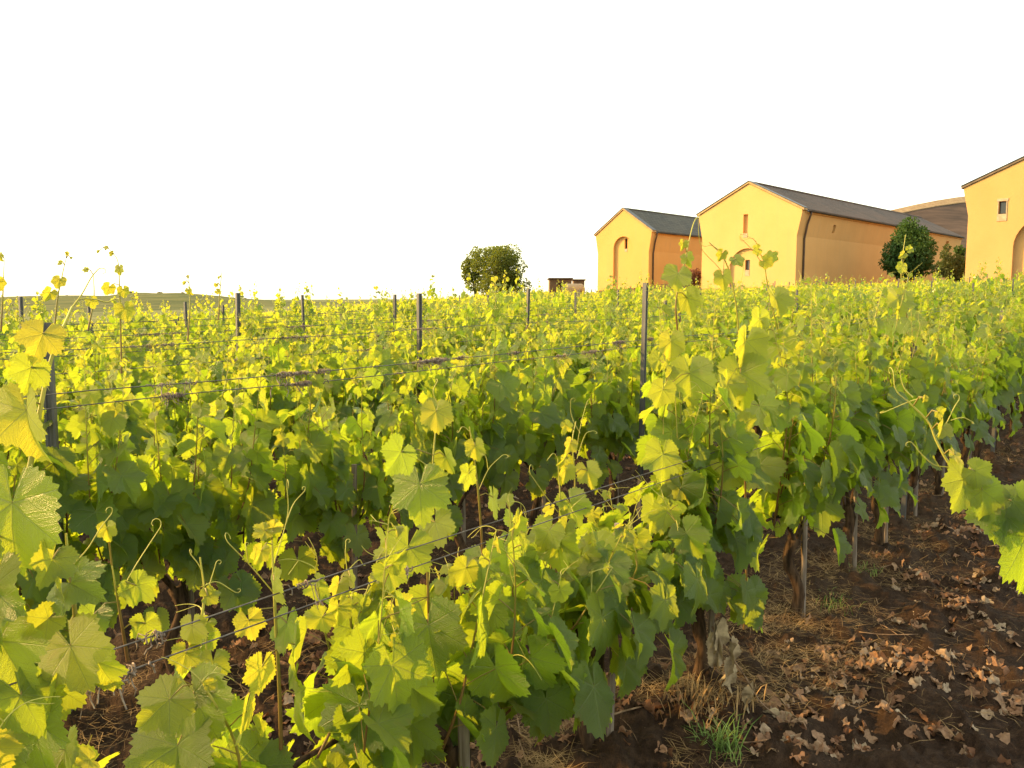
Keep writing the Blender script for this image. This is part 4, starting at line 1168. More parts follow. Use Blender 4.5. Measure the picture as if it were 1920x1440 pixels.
def gabled(name, label, corner, W, L, zg, z_eave, z_apex, wallmat, roofmat, z_eave_left=None, flare=0.27, flare_h=1.45, arch=None, windows=(), side_slots=(), pipe_at=0.55, vmat='verge', cat='building', over=0.10):
    """corner: world xy of the near bottom corner of the walls under the flare; local Y runs along the gable, local X along the side wall"""
    root = thing(name, label, cat, (corner[0], corner[1], zg), BROT)
    e = z_eave - zg; el = (z_eave_left or z_eave) - zg; a = z_apex - zg
    # cross-section in (y, z): straight wall, flared under the eaves
    prof = [(0, -2.0), (0, e - flare_h)]
    prof.append((-flare, e - 0.16))
    prof += [(-flare, e), (W / 2, a), (W + flare, el)]
    prof.append((W + flare, el - 0.16))
    prof += [(W, el - flare_h), (W, -2.0)]
    n = len(prof)
    V = [(0, y, z) for y, z in prof] + [(L, y, z) for y, z in prof]
    Fc = [list(range(n)), list(range(n, 2 * n))[::-1]] + [[i, (i + 1) % n, n + (i + 1) % n, n + i] for i in range(n)]
    me = poly_mesh('wall', V, Fc, wallmat)
    cut = []
    if arch: cut.append(arch_cutter(*arch))
    me1 = boolean_cut(me, cut) if cut else me
    cut = [rect_cutter(w['q'][0], w['q'][1], w['z'][0] - zg, w['z'][1] - zg, w.get('depth', 0.45)) for w in windows]
    cut += [box_mesh('c', (s0, -1.0, z0 - zg), (s1, 0.30, z1 - zg), M['plaster']) for s0, s1, z0, z1 in side_slots]
    me2 = boolean_cut(me1, cut) if cut else me1
    me2.name = 'wall'
    for p in me2.polygons: p.use_smooth = False
    ob('wall', me2, root)
    # roof: two slabs, butting at the ridge
    th = 0.09
    fw = 0.10
    def slab(y0, z0, y1, z1, nm, mat, x0=fw, x1=L + 0.15, t=th):
        V = [(x0, y0, z0), (x1, y0, z0), (x1, y1, z1), (x0, y1, z1)]
        V += [(x, y, z + t) for x, y, z in V]
        return poly_mesh(nm, V, [(0, 1, 2, 3), (4, 5, 6, 7), (0, 1, 5, 4), (1, 2, 6, 5), (2, 3, 7, 6), (3, 0, 4, 7)], mat)
    sl = (a - e) / (W / 2 + flare)
    sll = (a - el) / (W / 2 + flare)
    sr = slab(-flare - over, e - sl * over + 0.01, W / 2 - 0.001, a + 0.012, 'roof', roofmat, x0=0.42)
    s_l = slab(W + flare + over, el - sll * over + 0.01, W / 2 + 0.001, a + 0.012, 'roof', roofmat, x0=0.42)
    ro = ob('roof', sr, root); rl = ob('roof', s_l, root)
    a_ = Acc(); tube(a_, [(0.40, W / 2, a + 0.10), (L + 0.15, W / 2, a + 0.10)], 0.09, 8)
    ob('ridge', a_.mesh('ridge', roofmat), ro)
    # raised verge over the gable
    bm_v = slab(-flare - over - 0.02, e - sl * over + 0.02, W / 2 - 0.001, a + 0.03, 'verge', M[vmat], x0=-0.07, x1=0.415, t=0.11)
    bm_v2 = slab(W + flare + over + 0.02, el - sll * over + 0.02, W / 2 + 0.001, a + 0.03, 'verge', M[vmat], x0=-0.07, x1=0.415, t=0.11)
    vo = ob('verge', bm_v, root); vo2 = ob('verge', bm_v2, root)
    capr = slab(-flare - over - 0.04, e - sl * over + 0.14, W / 2 - 0.001, a + 0.15, 'flashing', M['gutter'], x0=-0.10, x1=0.43, t=0.035)
    capl = slab(W + flare + over + 0.04, el - sll * over + 0.14, W / 2 + 0.001, a + 0.15, 'flashing', M['gutter'], x0=-0.10, x1=0.43, t=0.035)
    ob('flashing', capr, vo); ob('flashing', capl, vo2)
    # gutter: half round, and its moulding
    g = Acc(); pr = []
    yg = -flare - over - 0.07; zgut = e - sl * over + 0.02
    ang = np.linspace(math.pi, 2 * math.pi, 8)
    ring = [(yg + 0.075 * math.cos(q), zgut + 0.075 * math.sin(q)) for q in ang] + [(yg + 0.062 * math.cos(q), zgut + 0.062 * math.sin(q)) for q in ang[::-1]]
    nn = len(ring)
    Vg = [(0.45, y, z) for y, z in ring] + [(L, y, z) for y, z in ring]
    ob('gutter', poly_mesh('gutter', Vg, [[i, (i + 1) % nn, nn + (i + 1) % nn, nn + i] for i in range(nn)] + [list(range(nn))[::-1], list(range(nn, 2 * nn))], M['gutter']), root)
    ob('cornice', box_mesh('cornice', (0.42, -flare - 0.075, e - 0.17), (L - 0.02, -flare - 0.003, e - 0.05), wallmat, 0.01), root)
    if pipe_at:
        pa = Acc()
        y0 = -0.07
        pts = [(pipe_at, yg, zgut - 0.07), (pipe_at, yg + 0.03, zgut - 0.2), (pipe_at, -flare * 0.5 - 0.09, e - flare_h * 0.55), (pipe_at, y0, e - flare_h - 0.15), (pipe_at, y0, 0.0), (pipe_at, y0, -1.0)]
        tube(pa, pts, 0.06, 9)
        ob('downpipe', pa.mesh('downpipe', M['pipe']), root)
    for w in windows:
        q0, q1 = w['q']; z0, z1 = w['z'][0] - zg, w['z'][1] - zg; dp = w.get('face', 0.0)
        xin = w.get('depth', 0.45) - 0.16
        wr = None
        if w.get('frame', True):
            t = 0.045; fr = bmesh.new()
            for lo, hi in (((xin, q0 + .002, z0 + .002), (xin + 0.06, q0 + t, z1 - .002)), ((xin, q1 - t, z0 + .002), (xin + 0.06, q1 - .002, z1 - .002)), ((xin, q0 + t, z0 + .002), (xin + 0.06, q1 - t, z0 + t)), ((xin, q0 + t, z1 - t), (xin + 0.06, q1 - t, z1 - .002))):
                g_ = bmesh.ops.create_cube(fr, size=1.0)
                for v in g_['verts']: v.co = Vector([lo[i] + (v.co[i] + 0.5) * (hi[i] - lo[i]) for i in range(3)])
            fm = bpy.data.meshes.new('window'); fr.to_mesh(fm); fr.free(); fm.materials.append(M['frame'])
            wr = ob('window', fm, root)
            ob('pane', box_mesh('pane', (xin + 0.02, q0 + t, z0 + t), (xin + 0.03, q1 - t, z1 - t), M['glass']), wr)
        if w.get('sill'):
            sh_, proud = w['sill']
            ob('sill', box_mesh('sill', (dp - proud, q0 - w.get('sw', 0.0), z0 - sh_), (dp + 0.12, q1 + w.get('sw', 0.0), z0 - 0.002), M['sill'], 0.008), root)
        if w.get('surround'):
            sw = w['surround']; 
            ob('lintel', box_mesh('lintel', (dp - 0.03, q0 - sw, z1 + 0.002), (dp + 0.1, q1 + sw, z1 + sw + 0.05), M['sill'], 0.006), root)
            ob('jamb', box_mesh('jamb', (dp - 0.03, q1 + 0.002, z0), (dp + 0.1, q1 + sw * 0.6, z1), M['sill'], 0.006), root)
            ob('jamb', box_mesh('jamb', (dp - 0.03, q0 - sw * 0.6, z0), (dp + 0.1, q0 - 0.002, z1), M['sill'], 0.006), root)
    return root
def zpx(y, Y): return float(at(960, y, Y)[2])
# middle building
Y2 = 48.0; c2 = at(1492, 500, Y2)
gabled('gabled_building', 'large ochre gabled building in the middle with a long side wall and an arched niche', c2, 6.15, 30.0, 0.6, zpx(393, Y2), zpx(345, Y2 + 2.2), M['plaster'], M['roof'],
       z_eave_left=zpx(405, Y2 + 4.5) , arch=(1.95, 4.2, -2.5, zpx(501, Y2 + 2) - 0.6, 0.16),
       windows=[dict(q=(3.08, 3.38), z=(zpx(437, Y2 + 2), zpx(401, Y2 + 2)), depth=0.20, frame=False, sill=(0.26, 0.02)),
                dict(q=(2.96, 3.27), z=(zpx(506, Y2 + 2), zpx(487, Y2 + 2)), depth=0.46, face=0.16, sill=(0.36, 0.015))],
       side_slots=[(4.6, 4.95, zpx(436, Y2 + 3), zpx(421, Y2 + 3)), (26.3, 26.9, zpx(464, 67), zpx(452, 67))], pipe_at=0.85)
# left building
Y1 = 62.0; c1 = at(1216, 500, Y1)
gabled('gabled_building', 'smaller orange gabled building on the left, with a tall arched niche and grey slate roof', c1, 4.75, 13.0, 0.8, zpx(434, Y1), zpx(394, Y1 + 1.8), M['plaster_orange'], M['roof_grey'],
       z_eave_left=zpx(442, Y1 + 3.5), flare=0.22, arch=(1.45, 3.25, -2.5, zpx(466, Y1 + 1.8) - 0.8, 0.22),
       windows=[dict(q=(2.10, 2.36), z=(zpx(467, Y1 + 2), zpx(448, Y1 + 2)), depth=0.55, face=0.22, sill=(0.22, 0.015))], pipe_at=0.5)
# right building, only its left part in the frame
YL3 = 44.0; W3 = 7.6
pl = at(1810, 500, YL3); c3 = pl - bg_ * W3
gabled('gabled_building', 'nearest ochre gabled building cut off by the right edge, with a small stone-framed window', c3, W3, 24.0, 0.7, zpx(352, YL3 - 4.5) , zpx(352, YL3) + 1.75, M['plaster_pale'], M['roof'],
       z_eave_left=zpx(352, YL3), arch=(W3 - 2.15 - 3.0, W3 - 2.15, -2.5, zpx(462, YL3 - 2) - 0.7, 0.30),
       windows=[dict(q=(W3 - 1.74, W3 - 1.40), z=(zpx(400, YL3 - 1.4), zpx(376, YL3 - 1.4)), depth=0.34, sill=(0.36, 0.03), sw=0.06, surround=0.09)], vmat='verge_grey', pipe_at=None)
# low band on the side of the left building
# big brown roof behind
def back_building():
    root = thing('hall', 'huge brown hipped roof rising behind the ochre buildings', 'building', (0, 0, 0))
    p0 = at(1640, 402, 86); p1 = at(1930, 362, 96); e0 = at(1650, 500, 76); e1 = at(1990, 492, 80)
    r2 = p0 + np.array((6, 22, -2.0)); r3 = p1 + np.array((6, 22, -2))
    mid = [p0 + (p1 - p0) * s + UP * (0.6 * math.sin(math.pi * s) ) for s in np.linspace(0, 1, 9)]
    low = [e0 + (e1 - e0) * s for s in np.linspace(0, 1, 9)]
    bk = [r2 + (r3 - r2) * s for s in np.linspace(0, 1, 9)]
    V = mid + low + bk
    Fc = [(i, i + 1, 9 + i + 1, 9 + i) for i in range(8)] + [(i, i + 1, 18 + i + 1, 18 + i) for i in range(8)] + [(0, 9, 18), (8, 17, 26)] 
    me = poly_mesh('roof', V, Fc, M['roof_brown'])
    ro = ob('roof', me, root)
    a = Acc(); band = [m_ + (l_ - m_) * 0.10 + UP * 0.03 for m_, l_ in zip(mid, low)]
    tube(a, band, 0.07, 6); ob('ridge_band', a.mesh('ridge_band', M['ridge_tile']), ro)
    V = [m_ + np.array((0, -0.03, 0.03)) for m_ in mid] + [m_ + (l_ - m_) * 0.095 + np.array((0, -0.03, 0.04)) for m_, l_ in zip(mid, low)]
    ob('ridge_strip', poly_mesh('ridge_strip', V, [(i, i + 1, 9 + i + 1, 9 + i) for i in range(8)], M['ridge_tile']), ro)
    w0, w1 = low[0] + np.array((0.3, 0.8, 0)), low[-1] + np.array((-0.3, 0.8, 0))
    V = [w0 * (1, 1, 0) + UP * -1, w1 * (1, 1, 0) + UP * -1, w1 + UP * 0.3, w0 + UP * 0.3]
    V += [v + np.array((2, 16, 0)) for v in V]
    ob('wall', poly_mesh('wall', V, [(0, 1, 2, 3), (4, 5, 6, 7), (0, 1, 5, 4), (1, 2, 6, 5), (2, 3, 7, 6), (3, 0, 4, 7)], M['brick']), root)
back_building()

# small brown huts and barrel far in the field
def hut(x0, x1, ytop, Y, dep, label, roof_t=0.14):
    a, b_ = at(x0, ytop, Y), at(x1, ytop, Y)
    zg = tz(a[0], Y)
    root = thing('hut', label, 'hut', (a[0], Y, zg))
    w = b_[0] - a[0]; h = a[2] - zg
    me = box_mesh('wall', (0, 0, -1), (w, dep, h - roof_t - 0.003), M['brick'])
    me = boolean_cut(me, [box_mesh('c', (w * .35, -0.2, h - 0.95), (w * .55, 0.25, h - 0.45), M['brick'])])
    ob('wall', me, root)
    ob('roof', box_mesh('roof', (-0.12, -0.12, h - roof_t), (w + 0.12, dep + 0.12, h), M['roof_brown'], 0.02), root)
hut(1031, 1072, 521, 78, 3.0, 'low brown brick hut with a flat roof right of the round tree')
hut(1076, 1096, 523.5, 82, 2.2, 'smallest brown hut just behind the pale barrel-shaped tank')
def tank():
    c = at(1075, 534, 74); zg = tz(c[0], 74)
    root = thing('tank', 'pale rounded tank lying in front of the brown huts', 'tank', (c[0], 74, zg), 0.25)
    a = Acc(); xs = np.array([-1.0, -0.98, -0.9, -0.75, 0.75, 0.9, 0.98, 1.0]); rr = np.array([0.02, 0.35, 0.5, 0.58, 0.58, 0.5, 0.35, 0.02])
    hh = c[2] - zg + 0.1
    tube(a, [(x, 0, hh - 0.58) for x in xs], rr, 18)
    ob('shell', a.mesh('shell', simple('tank_paint', (0.30, 0.22, 0.12), (0.42, 0.32, 0.18), 2, 0.7)), root)
    for x in (-0.6, 0.6): ob('support', box_mesh('support', (x - 0.08, -0.4, -0.5), (x + 0.08, 0.4, hh - 1.0), M['brick']), root)
tank()
def low_wall():
    pts = [(1118, 545, 57), (1180, 541, 56), (1240, 533, 55), (1312, 527, 54)]
    W = [at(*p) for p in pts]
    V = []
    for p in W: V += [(p[0], p[1], -0.5), (p[0], p[1], p[2]), (p[0] + 0.2, p[1] + 0.45, p[2]), (p[0] + 0.2, p[1] + 0.45, -0.5)]
    Fc = []
    for i in range(len(W) - 1):
        a = 4 * i
        for j in range(4): Fc.append((a + j, a + (j + 1) % 4, a + 4 + (j + 1) % 4, a + 4 + j))
    Fc += [(0, 1, 2, 3), (12, 13, 14, 15)]
    o = ob('garden_wall', poly_mesh('garden_wall', V, Fc, M['brick'])); tag(o, 'low brown brick wall below the smaller orange building', 'wall')
low_wall()

# ------------------------------------------------------------------ trees and shrubs
def crown_cloud(acc, rs, blobs, n, leaf, zmin=None, droop=0.3):
    """leaf sized faces set in the shells of overlapping lumps; blobs = (cx, cy, cz, rx, ry, rz)"""
    B = np.array(blobs); vol = B[:, 3] * B[:, 4] * B[:, 5]; pr = vol ** 0.7; pr /= pr.sum()
    k = rs.choice(len(B), n, p=pr)
    dirs = rs.normal(size=(n, 3)); dirs /= np.linalg.norm(dirs, axis=1, keepdims=True)
    rad = rs.uniform(0.55, 1.08, n) ** 0.6
    P = B[k, :3] + dirs * B[k, 3:6] * rad[:, None]
    tip = dirs + rs.normal(0, 0.5, (n, 3)) - UP * droop; tip /= np.linalg.norm(tip, axis=1, keepdims=True)
    nor = dirs * 0.6 + rs.normal(0, 0.5, (n, 3)) + UP * 0.5; nor -= tip * np.sum(nor * tip, 1, keepdims=True); nor /= np.linalg.norm(nor, axis=1, keepdims=True)
    x = np.cross(tip, nor)
    sz = leaf * rs.uniform(0.6, 1.3, n)
    q = np.array([(0, 0, 0), (0.42, 0.5, 0.06), (0, 1.15, -0.08), (-0.42, 0.5, 0.06)])
    V = P[:, None, :] + sz[:, None, None] * (q[None, :, 0:1] * x[:, None] + q[None, :, 1:2] * tip[:, None] + q[None, :, 2:3] * nor[:, None])
    L = np.arange(n * 4); T = np.full(n, 4)
    lv = np.zeros((n * 4, 3)); br = np.clip(rs.rand(len(B))[k] * 0.5 + rs.rand(n) * 0.6, 0, 1); lv[:, 2] = np.repeat(br, 4)
    acc.add(V.reshape(-1, 3), L, T, lv)
def make_tree(name, label, cat, base, trunk_h, blobs, n, leaf, mat, trunk_r=0.16, seed=1, droop=0.3):
    root = thing(name, label, cat, tuple(base))
    rs = np.random.RandomState(seed)
    t = Acc()
    cen = np.mean([b[:3] for b in blobs], axis=0)
    top = np.array((cen[0] * 0.5, cen[1] * 0.5, cen[2]))
    tube(t, spline([(0, 0, -0.4), (0, 0, 0), (0.03, 0, trunk_h * 0.6), top * (1, 1, 0) + UP * trunk_h, top], 12), np.linspace(trunk_r, trunk_r * 0.3, 12), 8, True, lump=0.2, rs=rs)
    for b_ in blobs[:: max(1, len(blobs) // 14)]:
        s = np.array((0, 0, trunk_h * rs.uniform(0.7, 1.1))); e = np.array(b_[:3])
        m_ = (s + e) / 2 + rs.normal(0, 0.1, 3) + UP * 0.1
        tube(t, spline([s, m_, e], 7), np.linspace(trunk_r * 0.45, trunk_r * 0.08, 7), 5, True)
    ob('trunk', t.mesh('trunk', M['tree_bark']), root)
    a = Acc(); crown_cloud(a, rs, blobs, n, leaf, droop=droop)
    ob('crown', a.mesh('crown', M[mat], False), root)
    return root
def lumps(rs, c, r, n, lo=0.28, hi=0.45, shell=0.7, cone=0.0):
    out = [(c[0], c[1], c[2], r[0] * 0.62, r[1] * 0.62, r[2] * 0.66)]
    for _ in range(n):
        d = rs.normal(size=3); d /= np.linalg.norm(d)
        k = shell * rs.uniform(0.75, 1.1); s = rs.uniform(lo, hi)
        w = 1 - cone * max(d[2], -0.4)
        out.append((c[0] + d[0] * r[0] * k * w, c[1] + d[1] * r[1] * k * w, c[2] + d[2] * r[2] * k, r[0] * s * w, r[1] * s * w, r[2] * s * 0.9))
    return out
# round tree on the skyline: main crown and the smaller pointed one at its left
YT = 74.0
def ground_at(x, Y):
    p = at(x, 540, Y); return np.array((p[0], Y, tz(p[0], Y)))
rs = np.random.RandomState(4)
g = ground_at(936, YT); top = zpx(455, YT) - g[2]; mpp = YT / F
crR = 58 * mpp
bl = lumps(rs, (0, 0, top - 45 * mpp), (crR, crR, 48 * mpp), 26, 0.25, 0.42, 0.68)
bl += lumps(rs, (0, 0, top - 78 * mpp), (crR * 0.95, crR, 30 * mpp), 14)
make_tree('tree', 'broad round olive-green tree standing alone on the vineyard skyline', 'tree', g, top * 0.35, bl, 19000, 0.15, 'crown_round', 0.2, 4)
g = ground_at(893, YT + 1.5); top = zpx(464, YT + 1.5) - g[2]
bl = []
for (px_, py_, r_) in ((893, 472, 9), (888, 486, 13), (880, 500, 14), (874, 496, 8), (886, 514, 17), (890, 530, 16), (876, 516, 10), (898, 500, 14)):
    q = at(px_, py_, YT + 1.5) - g; bl.append((q[0], q[1], q[2], r_ * mpp, r_ * mpp, r_ * mpp))
make_tree('tree', 'smaller ragged tree crowding the left side of the round tree', 'tree', g, 1.6, bl, 3800, 0.16, 'crown_round', 0.1, 6)
# dark tree in front of the long side wall
YT2 = 50.0; g = ground_at(1702, YT2); mpp = YT2 / F
rs = np.random.RandomState(9)
bl = []
for (px_, py_, r_) in ((1706, 418, 14), (1703, 432, 22), (1722, 440, 18), (1690, 446, 22), (1708, 455, 34), (1682, 470, 28), (1728, 468, 26), (1704, 482, 42), (1668, 488, 20), (1736, 492, 20), (1690, 500, 28), (1722, 502, 26), (1700, 508, 22), (1712, 440, 22)):
    for s in (-1, 0, 1):
        q = at(px_, py_, YT2) - g; bl.append((q[0] + rs.normal(0, 3) * mpp, q[1] + s * r_ * 0.8 * mpp, q[2] + rs.normal(0, 2) * mpp, r_ * mpp * 0.8, r_ * mpp * 0.8, r_ * mpp * 0.62))
make_tree('tree', 'dense dark green rounded tree in front of the long ochre side wall', 'tree', g, 1.0, bl, 17000, 0.13, 'crown_dark', 0.1, 9, droop=0.6).scale = (0.88, 0.88, 1.0)
def shrub(label, items, Y, n, leaf, mat, seed, name='shrub'):
    x0 = items[0][0]; g = ground_at(x0, Y); m_ = Y / F; rs = np.random.RandomState(seed); bl = []
    for px_, py_, r_ in items:
        q = at(px_, py_, Y) - g
        for _ in range(3): bl.append((q[0] + rs.normal(0, r_ * .35) * m_, q[1] + rs.normal(0, r_ * .5) * m_, q[2] + rs.normal(0, r_ * .3) * m_, r_ * m_ * 0.65, r_ * m_ * 0.65, r_ * m_ * 0.65))
    return make_tree(name, label, 'shrub', g, 0.5, bl, n, leaf, mat, 0.04, seed)
shrub('loose grey-green shrub in the gap between the long wall and the right building', [(1780, 500, 22), (1772, 480, 10), (1795, 505, 16), (1776, 465, 6), (1798, 485, 12)], 47, 3200, 0.11, 'crown_shrub', 31)
shrub('dark bush filling the gap beside the right building', [(1800, 500, 20), (1803, 470, 10), (1795, 520, 18)], 52, 3000, 0.13, 'crown_dark', 33)
shrub('rust-brown bush between the two gabled buildings', [(1300, 520, 14), (1290, 528, 14), (1308, 512, 8), (1275, 530, 10)], 53, 2200, 0.12, 'crown_rust', 35)
for i, (x_, y_, r_) in enumerate([(247, 547, 2.5), (300, 548, 3.5), (125, 554, 3), (342, 549, 2.2), (380, 553, 3.5), (395, 555, 2.5), (460, 560, 2)]):
    g = at(x_, y_ + r_ * 0.6, 425); rs = np.random.RandomState(60 + i)
    a = Acc(); R_ = r_ * 425 / F
    crown_cloud(a, rs, lumps(rs, (0, 0, 0), (R_ * 1.6, R_, R_), 7), 500, 0.35)
    tr = thing('bush', 'tiny round bush on the hill crest, %s from the left' % ORD[[125, 247, 300, 342, 380, 395, 460].index(x_) + 1], 'bush', tuple(g), 0, 'bushes along the hill crest')
    ob('crown', a.mesh('crown', M['crown_hill'], False), tr)

# ------------------------------------------------------------------ litter on the ground
def scatter_litter():
    rs = np.random.RandomState(51); RNG.seed(51)
    acc = Acc(); lf = Leaves(1)
    n = 0; tries = 0
    def put(x, y, s, rnd):
        z = ground_z(x, y)
        a = rs.uniform(0, 6.28)
        tip = np.array((math.cos(a), math.sin(a), rs.uniform(-.25, .35)))
        nor = np.array((rs.normal(0, .75), rs.normal(0, .75), 1.0))
        lf.add(np.array((x, y, z + s * rs.uniform(0.12, 0.3))), tip, nor, s, rnd, 0.0, rs=RNG)
    # windrows of leaves in the lane and between the rows
    clusters = []
    for (cx, cy, w, ln, cnt) in [(1600, 1395, .30, .12, 38), (1500, 1420, .25, .10, 30), (1560, 1350, .14, .05, 7), (1690, 1270, .28, .08, 26), (1830, 1275, .35, .10, 40), (1900, 1330, .12, .08, 18), (1620, 1270, .2, .06, 20), (1810, 1160, .10, .08, 18),
                                 (1720, 1110, .14, .18, 30), (1850, 1110, .30, .10, 40), (1710, 1190, .1, .05, 14), (1700, 1320, .25, .05, 12), (1770, 1400, .15, .08, 16), (1480, 1345, .10, .05, 12), (1800, 1020, .35, .10, 40), (1850, 960, .4, .15, 30),
                                 (1600, 1310, .2, .05, 12), (1650, 1230, .15, .06, 12), (1880, 1210, .2, .1, 16), (1540, 1290, .1, .1, 14), (1890, 880, .3, .25, 24)]:
        r = ray(cx, cy); s = H / -r[2]; p = np.array((0, 0, H)) + r * s
        clusters.append((p[0], p[1], w, ln, cnt))
    for cx, cy, w, ln, cnt in clusters:
        for _ in range(int(cnt * 1.3)):
            x = cx + rs.normal(0, w * 0.55); y = cy + rs.normal(0, ln * 0.9)
            put(x, y, rs.uniform(0.016, 0.042), rs.beta(2.2, 1.2))
    while n < 1900 and tries < 30000:
        tries += 1
        Y = 1.5 + 13 * rs.rand() ** 1.5; X = Y * rs.uniform(-0.68, 0.68)
        nd = X * N[0] + Y * N[1]
        den = float(fbm(np.array([X * 1.1]), np.array([Y * 1.8]), 3, 77)[0])
        k = (-(nd) - D1 + DS / 2) % DS - DS / 2
        lane = nd > -D1 + 0.35
        thr = (0.70 if lane else 0.57) - (0.06 if abs(k) < 0.35 else 0)
        if den < thr and rs.rand() > 0.03: continue
        put(X, Y, rs.uniform(0.014, 0.038) * (1 + 0.03 * Y), rs.beta(1.5, 2.2)); n += 1
    lf.flush(acc)
    # crumple
    for V in acc.V: V += (np.stack((vnoise(V[:, 0] * 60, V[:, 1] * 60, 1), vnoise(V[:, 0] * 60, V[:, 1] * 60, 2), vnoise(V[:, 0] * 75, V[:, 1] * 75, 5)), -1) - 0.5) * np.array((0.02, 0.02, 0.034))
    o = ob('fallen_leaves', acc.mesh('fallen_leaves', M['dry_leaf'])); tag(o, 'dry brown and tan vine leaves fallen on the dark soil', 'fallen leaves', kind='stuff')
scatter_litter()

def straw():
    rs = np.random.RandomState(61)
    acc = Acc(); V = []; 
    cnt = 0
    while cnt < 34000:
        Y = 1.7 + 12 * rs.rand() ** 1.6; X = Y * rs.uniform(-0.66, 0.66)
        nd = X * N[0] + Y * N[1]
        k = (-(nd) - D1 + DS / 2) % DS - DS / 2
        w = 0.36
        if nd > -D1: k = nd + D1
        if abs(k) > w * abs(rs.normal(0, 0.75)) + 0.02 and rs.rand() > 0.02: continue
        if nd > 0.4: continue
        if X < 0 and rs.rand() < 0.65: continue
        if vnoise(np.array([X * 3.1]), np.array([Y * 3.1]), 8)[0] < 0.36: continue
        z = tz(X, Y) + 0.045 * math.exp(-(k / 0.28) ** 2)
        a = rs.uniform(0, 6.28); L_ = rs.uniform(0.03, 0.16); up = rs.uniform(-.05, 0.45) if rs.rand() < 0.6 else rs.uniform(0.0, 0.1)
        z += rs.uniform(0.015, 0.05)
        d = np.array((math.cos(a), math.sin(a), up)); sd = np.array((-math.sin(a), math.cos(a), 0)) * rs.uniform(0.0004, 0.0011)
        b_ = np.array((rs.normal(0, .02), rs.normal(0, .02), rs.uniform(-0.02, 0.02)))
        p = np.array((X, Y, z))
        V.append((p - sd, p + sd, p + d * L_ * .5 + b_ * 0.5 + sd, p + d * L_ * .5 + b_ * 0.5 - sd, p + d * L_ + b_ * 0.2 + sd * .3 - UP * up * L_ * 0.4, p + d * L_ + b_ * 0.2 - sd * .3 - UP * up * L_ * 0.4))
        cnt += 1
    V = np.array(V); m_ = len(V)
    L = (np.array([0, 1, 2, 3, 3, 2, 4, 5])[None] + (np.arange(m_) * 6)[:, None]).reshape(-1)
    acc.add(V.reshape(-1, 3), L, np.full(m_ * 2, 4))
    o = ob('dry_grass', acc.mesh('dry_grass', M['straw'], False)); tag(o, 'dry straw-coloured grass and stalks lying under the vine trunks', 'dry grass', kind='stuff')
straw()

def tuft(cx, cy, n, hgt, mat, label, name='grass_tuft', spread=0.05, lean=1.0):
    r = ray(cx, cy); s = H / -r[2]; p = np.array((0, 0, H)) + r * s
    rs = np.random.RandomState(int(cx))
    acc = Acc()
    for _ in range(n):
        a = rs.uniform(0, 6.28); q = np.array((rs.normal(0, spread), rs.normal(0, spread), 0))
        L_ = hgt * rs.uniform(0.5, 1.15); ln = rs.uniform(0.15, 0.8) * lean
        d = np.array((math.cos(a), math.sin(a), 0)); sd = np.array((-math.sin(a), math.cos(a), 0))
        pts = [q, q + UP * L_ * 0.45 + d * L_ * ln * 0.25, q + UP * L_ * 0.75 + d * L_ * ln * 0.6, q + UP * L_ * 0.82 + d * L_ * ln * 1.0]
        w = [0.002, 0.0022, 0.0015, 0.0003]
        V = []
        for pp, ww in zip(pts, w): V += [pp - sd * ww, pp + sd * ww]
        acc.add(np.array(V), [0, 1, 3, 2, 2, 3, 5, 4, 4, 5, 7, 6], [4, 4, 4])
    o = ob(name, acc.mesh(name, M[mat], False), None, (p[0], p[1], ground_z(p[0], p[1]) - 0.01)); tag(o, label, 'grass')
tuft(1350, 1440, 80, 0.125, 'grass', 'fresh green grass tuft at the bottom, below the wilted hanging leaves', spread=0.035, lean=1.5)
tuft(1315, 1375, 160, 0.09, 'straw', 'rusty dry grass clump beside the fresh green tuft', 'dry_tuft', 0.07, 1.3)
tuft(1560, 1160, 90, 0.07, 'grass', 'small pale green weed clump in front of the second visible trunk', 'weed', 0.05)
tuft(1620, 1100, 60, 0.07, 'grass', 'tiny weed clump near the steel post foot', 'weed', 0.05)

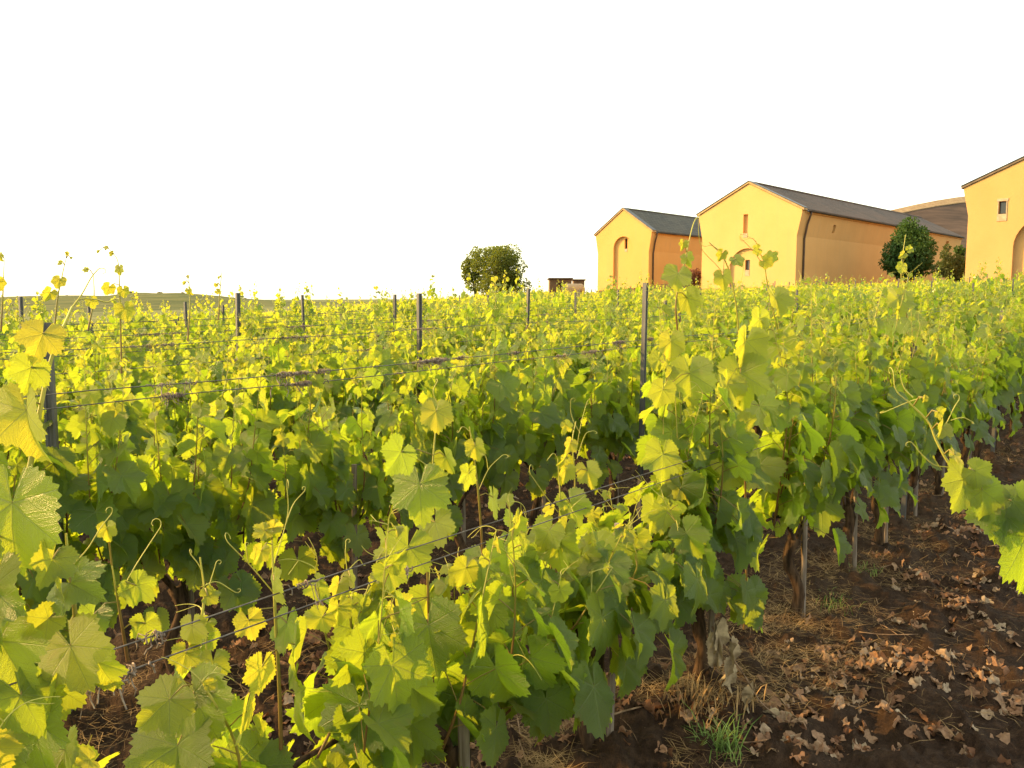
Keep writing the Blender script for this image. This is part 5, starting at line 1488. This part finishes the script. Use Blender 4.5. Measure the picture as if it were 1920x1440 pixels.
def wilted():
    """broken cane with wilted hanging leaves"""
    Y = 2.95
    a0 = at(1345, 1180, Y); root = thing('broken_cane', 'broken vine cane with wilted grey-brown leaves hanging beside a dark trunk', 'cane', tuple(a0))
    loc = lambda x, y, dy=0.0: at(x, y, Y + dy) - a0
    c = Acc(); tube(c, spline([loc(1335, 1175), loc(1360, 1215), loc(1395, 1265), loc(1425, 1315), loc(1465, 1350)], 16), np.linspace(0.004, 0.002, 16), 6, True)
    ob('cane', c.mesh('cane', M['twig']), root)
    lf = Leaves(0); RNG.seed(5); acc = Acc()
    m_ = dict(rs=RNG)
    for (x, y, w, ang, rnd) in ((1345, 1190, 60, 185, .7), (1340, 1215, 60, 178, .8), (1368, 1225, 66, 172, .75), (1372, 1255, 60, 180, .6), (1408, 1300, 52, 200, .85), (1345, 1180, 50, 200, .8), (1455, 1345, 52, 100, .9), (1490, 1350, 40, 110, 1.0)):
        p = loc(x, y); size = w / F * Y / 0.9
        an = math.radians(ang)
        lf.add(p, CAM_R * math.sin(an) + CAM_U * math.cos(an), -CAM_F * 0.5 + CAM_R * RNG.uniform(-1, 1), size * 0.8, rnd, 0, RNG.randint(0, NT - 1), RNG)
    for it in lf.items:
        for q in it: q[0][0] *= 0.42
    lf.flush(acc)
    for V in acc.V: 
        V += (np.stack((vnoise(V[:, 2] * 40, V[:, 0] * 40, 1), vnoise(V[:, 2] * 45, V[:, 0] * 30, 2), vnoise(V[:, 0] * 50, V[:, 2] * 30, 3)), -1) - 0.5) * 0.018
    ob('wilted_leaves', acc.mesh('wilted_leaves', simple('wilted', (0.20, 0.15, 0.09), (0.42, 0.33, 0.20), 25, 0.8)), root)
wilted()
def twigs():
    rs = np.random.RandomState(88); acc = Acc()
    for _ in range(170):
        Y = 1.9 + 8 * rs.rand() ** 1.4; X = Y * rs.uniform(-0.62, 0.64)
        z = ground_z(X, Y) + 0.012; a = rs.uniform(0, 6.28); L_ = rs.uniform(0.06, 0.28)
        d = np.array((math.cos(a), math.sin(a), rs.uniform(-.02, .08)))
        p = np.array((X, Y, z)); tube(acc, spline([p, p + d * L_ * .5 + rs.normal(0, .012, 3), p + d * L_], 6), rs.uniform(0.0012, 0.0035), 4, True)
    o = ob('fallen_twigs', acc.mesh('fallen_twigs', M['twig'])); tag(o, 'thin brown prunings scattered over the soil', 'twigs', kind='stuff')
twigs()
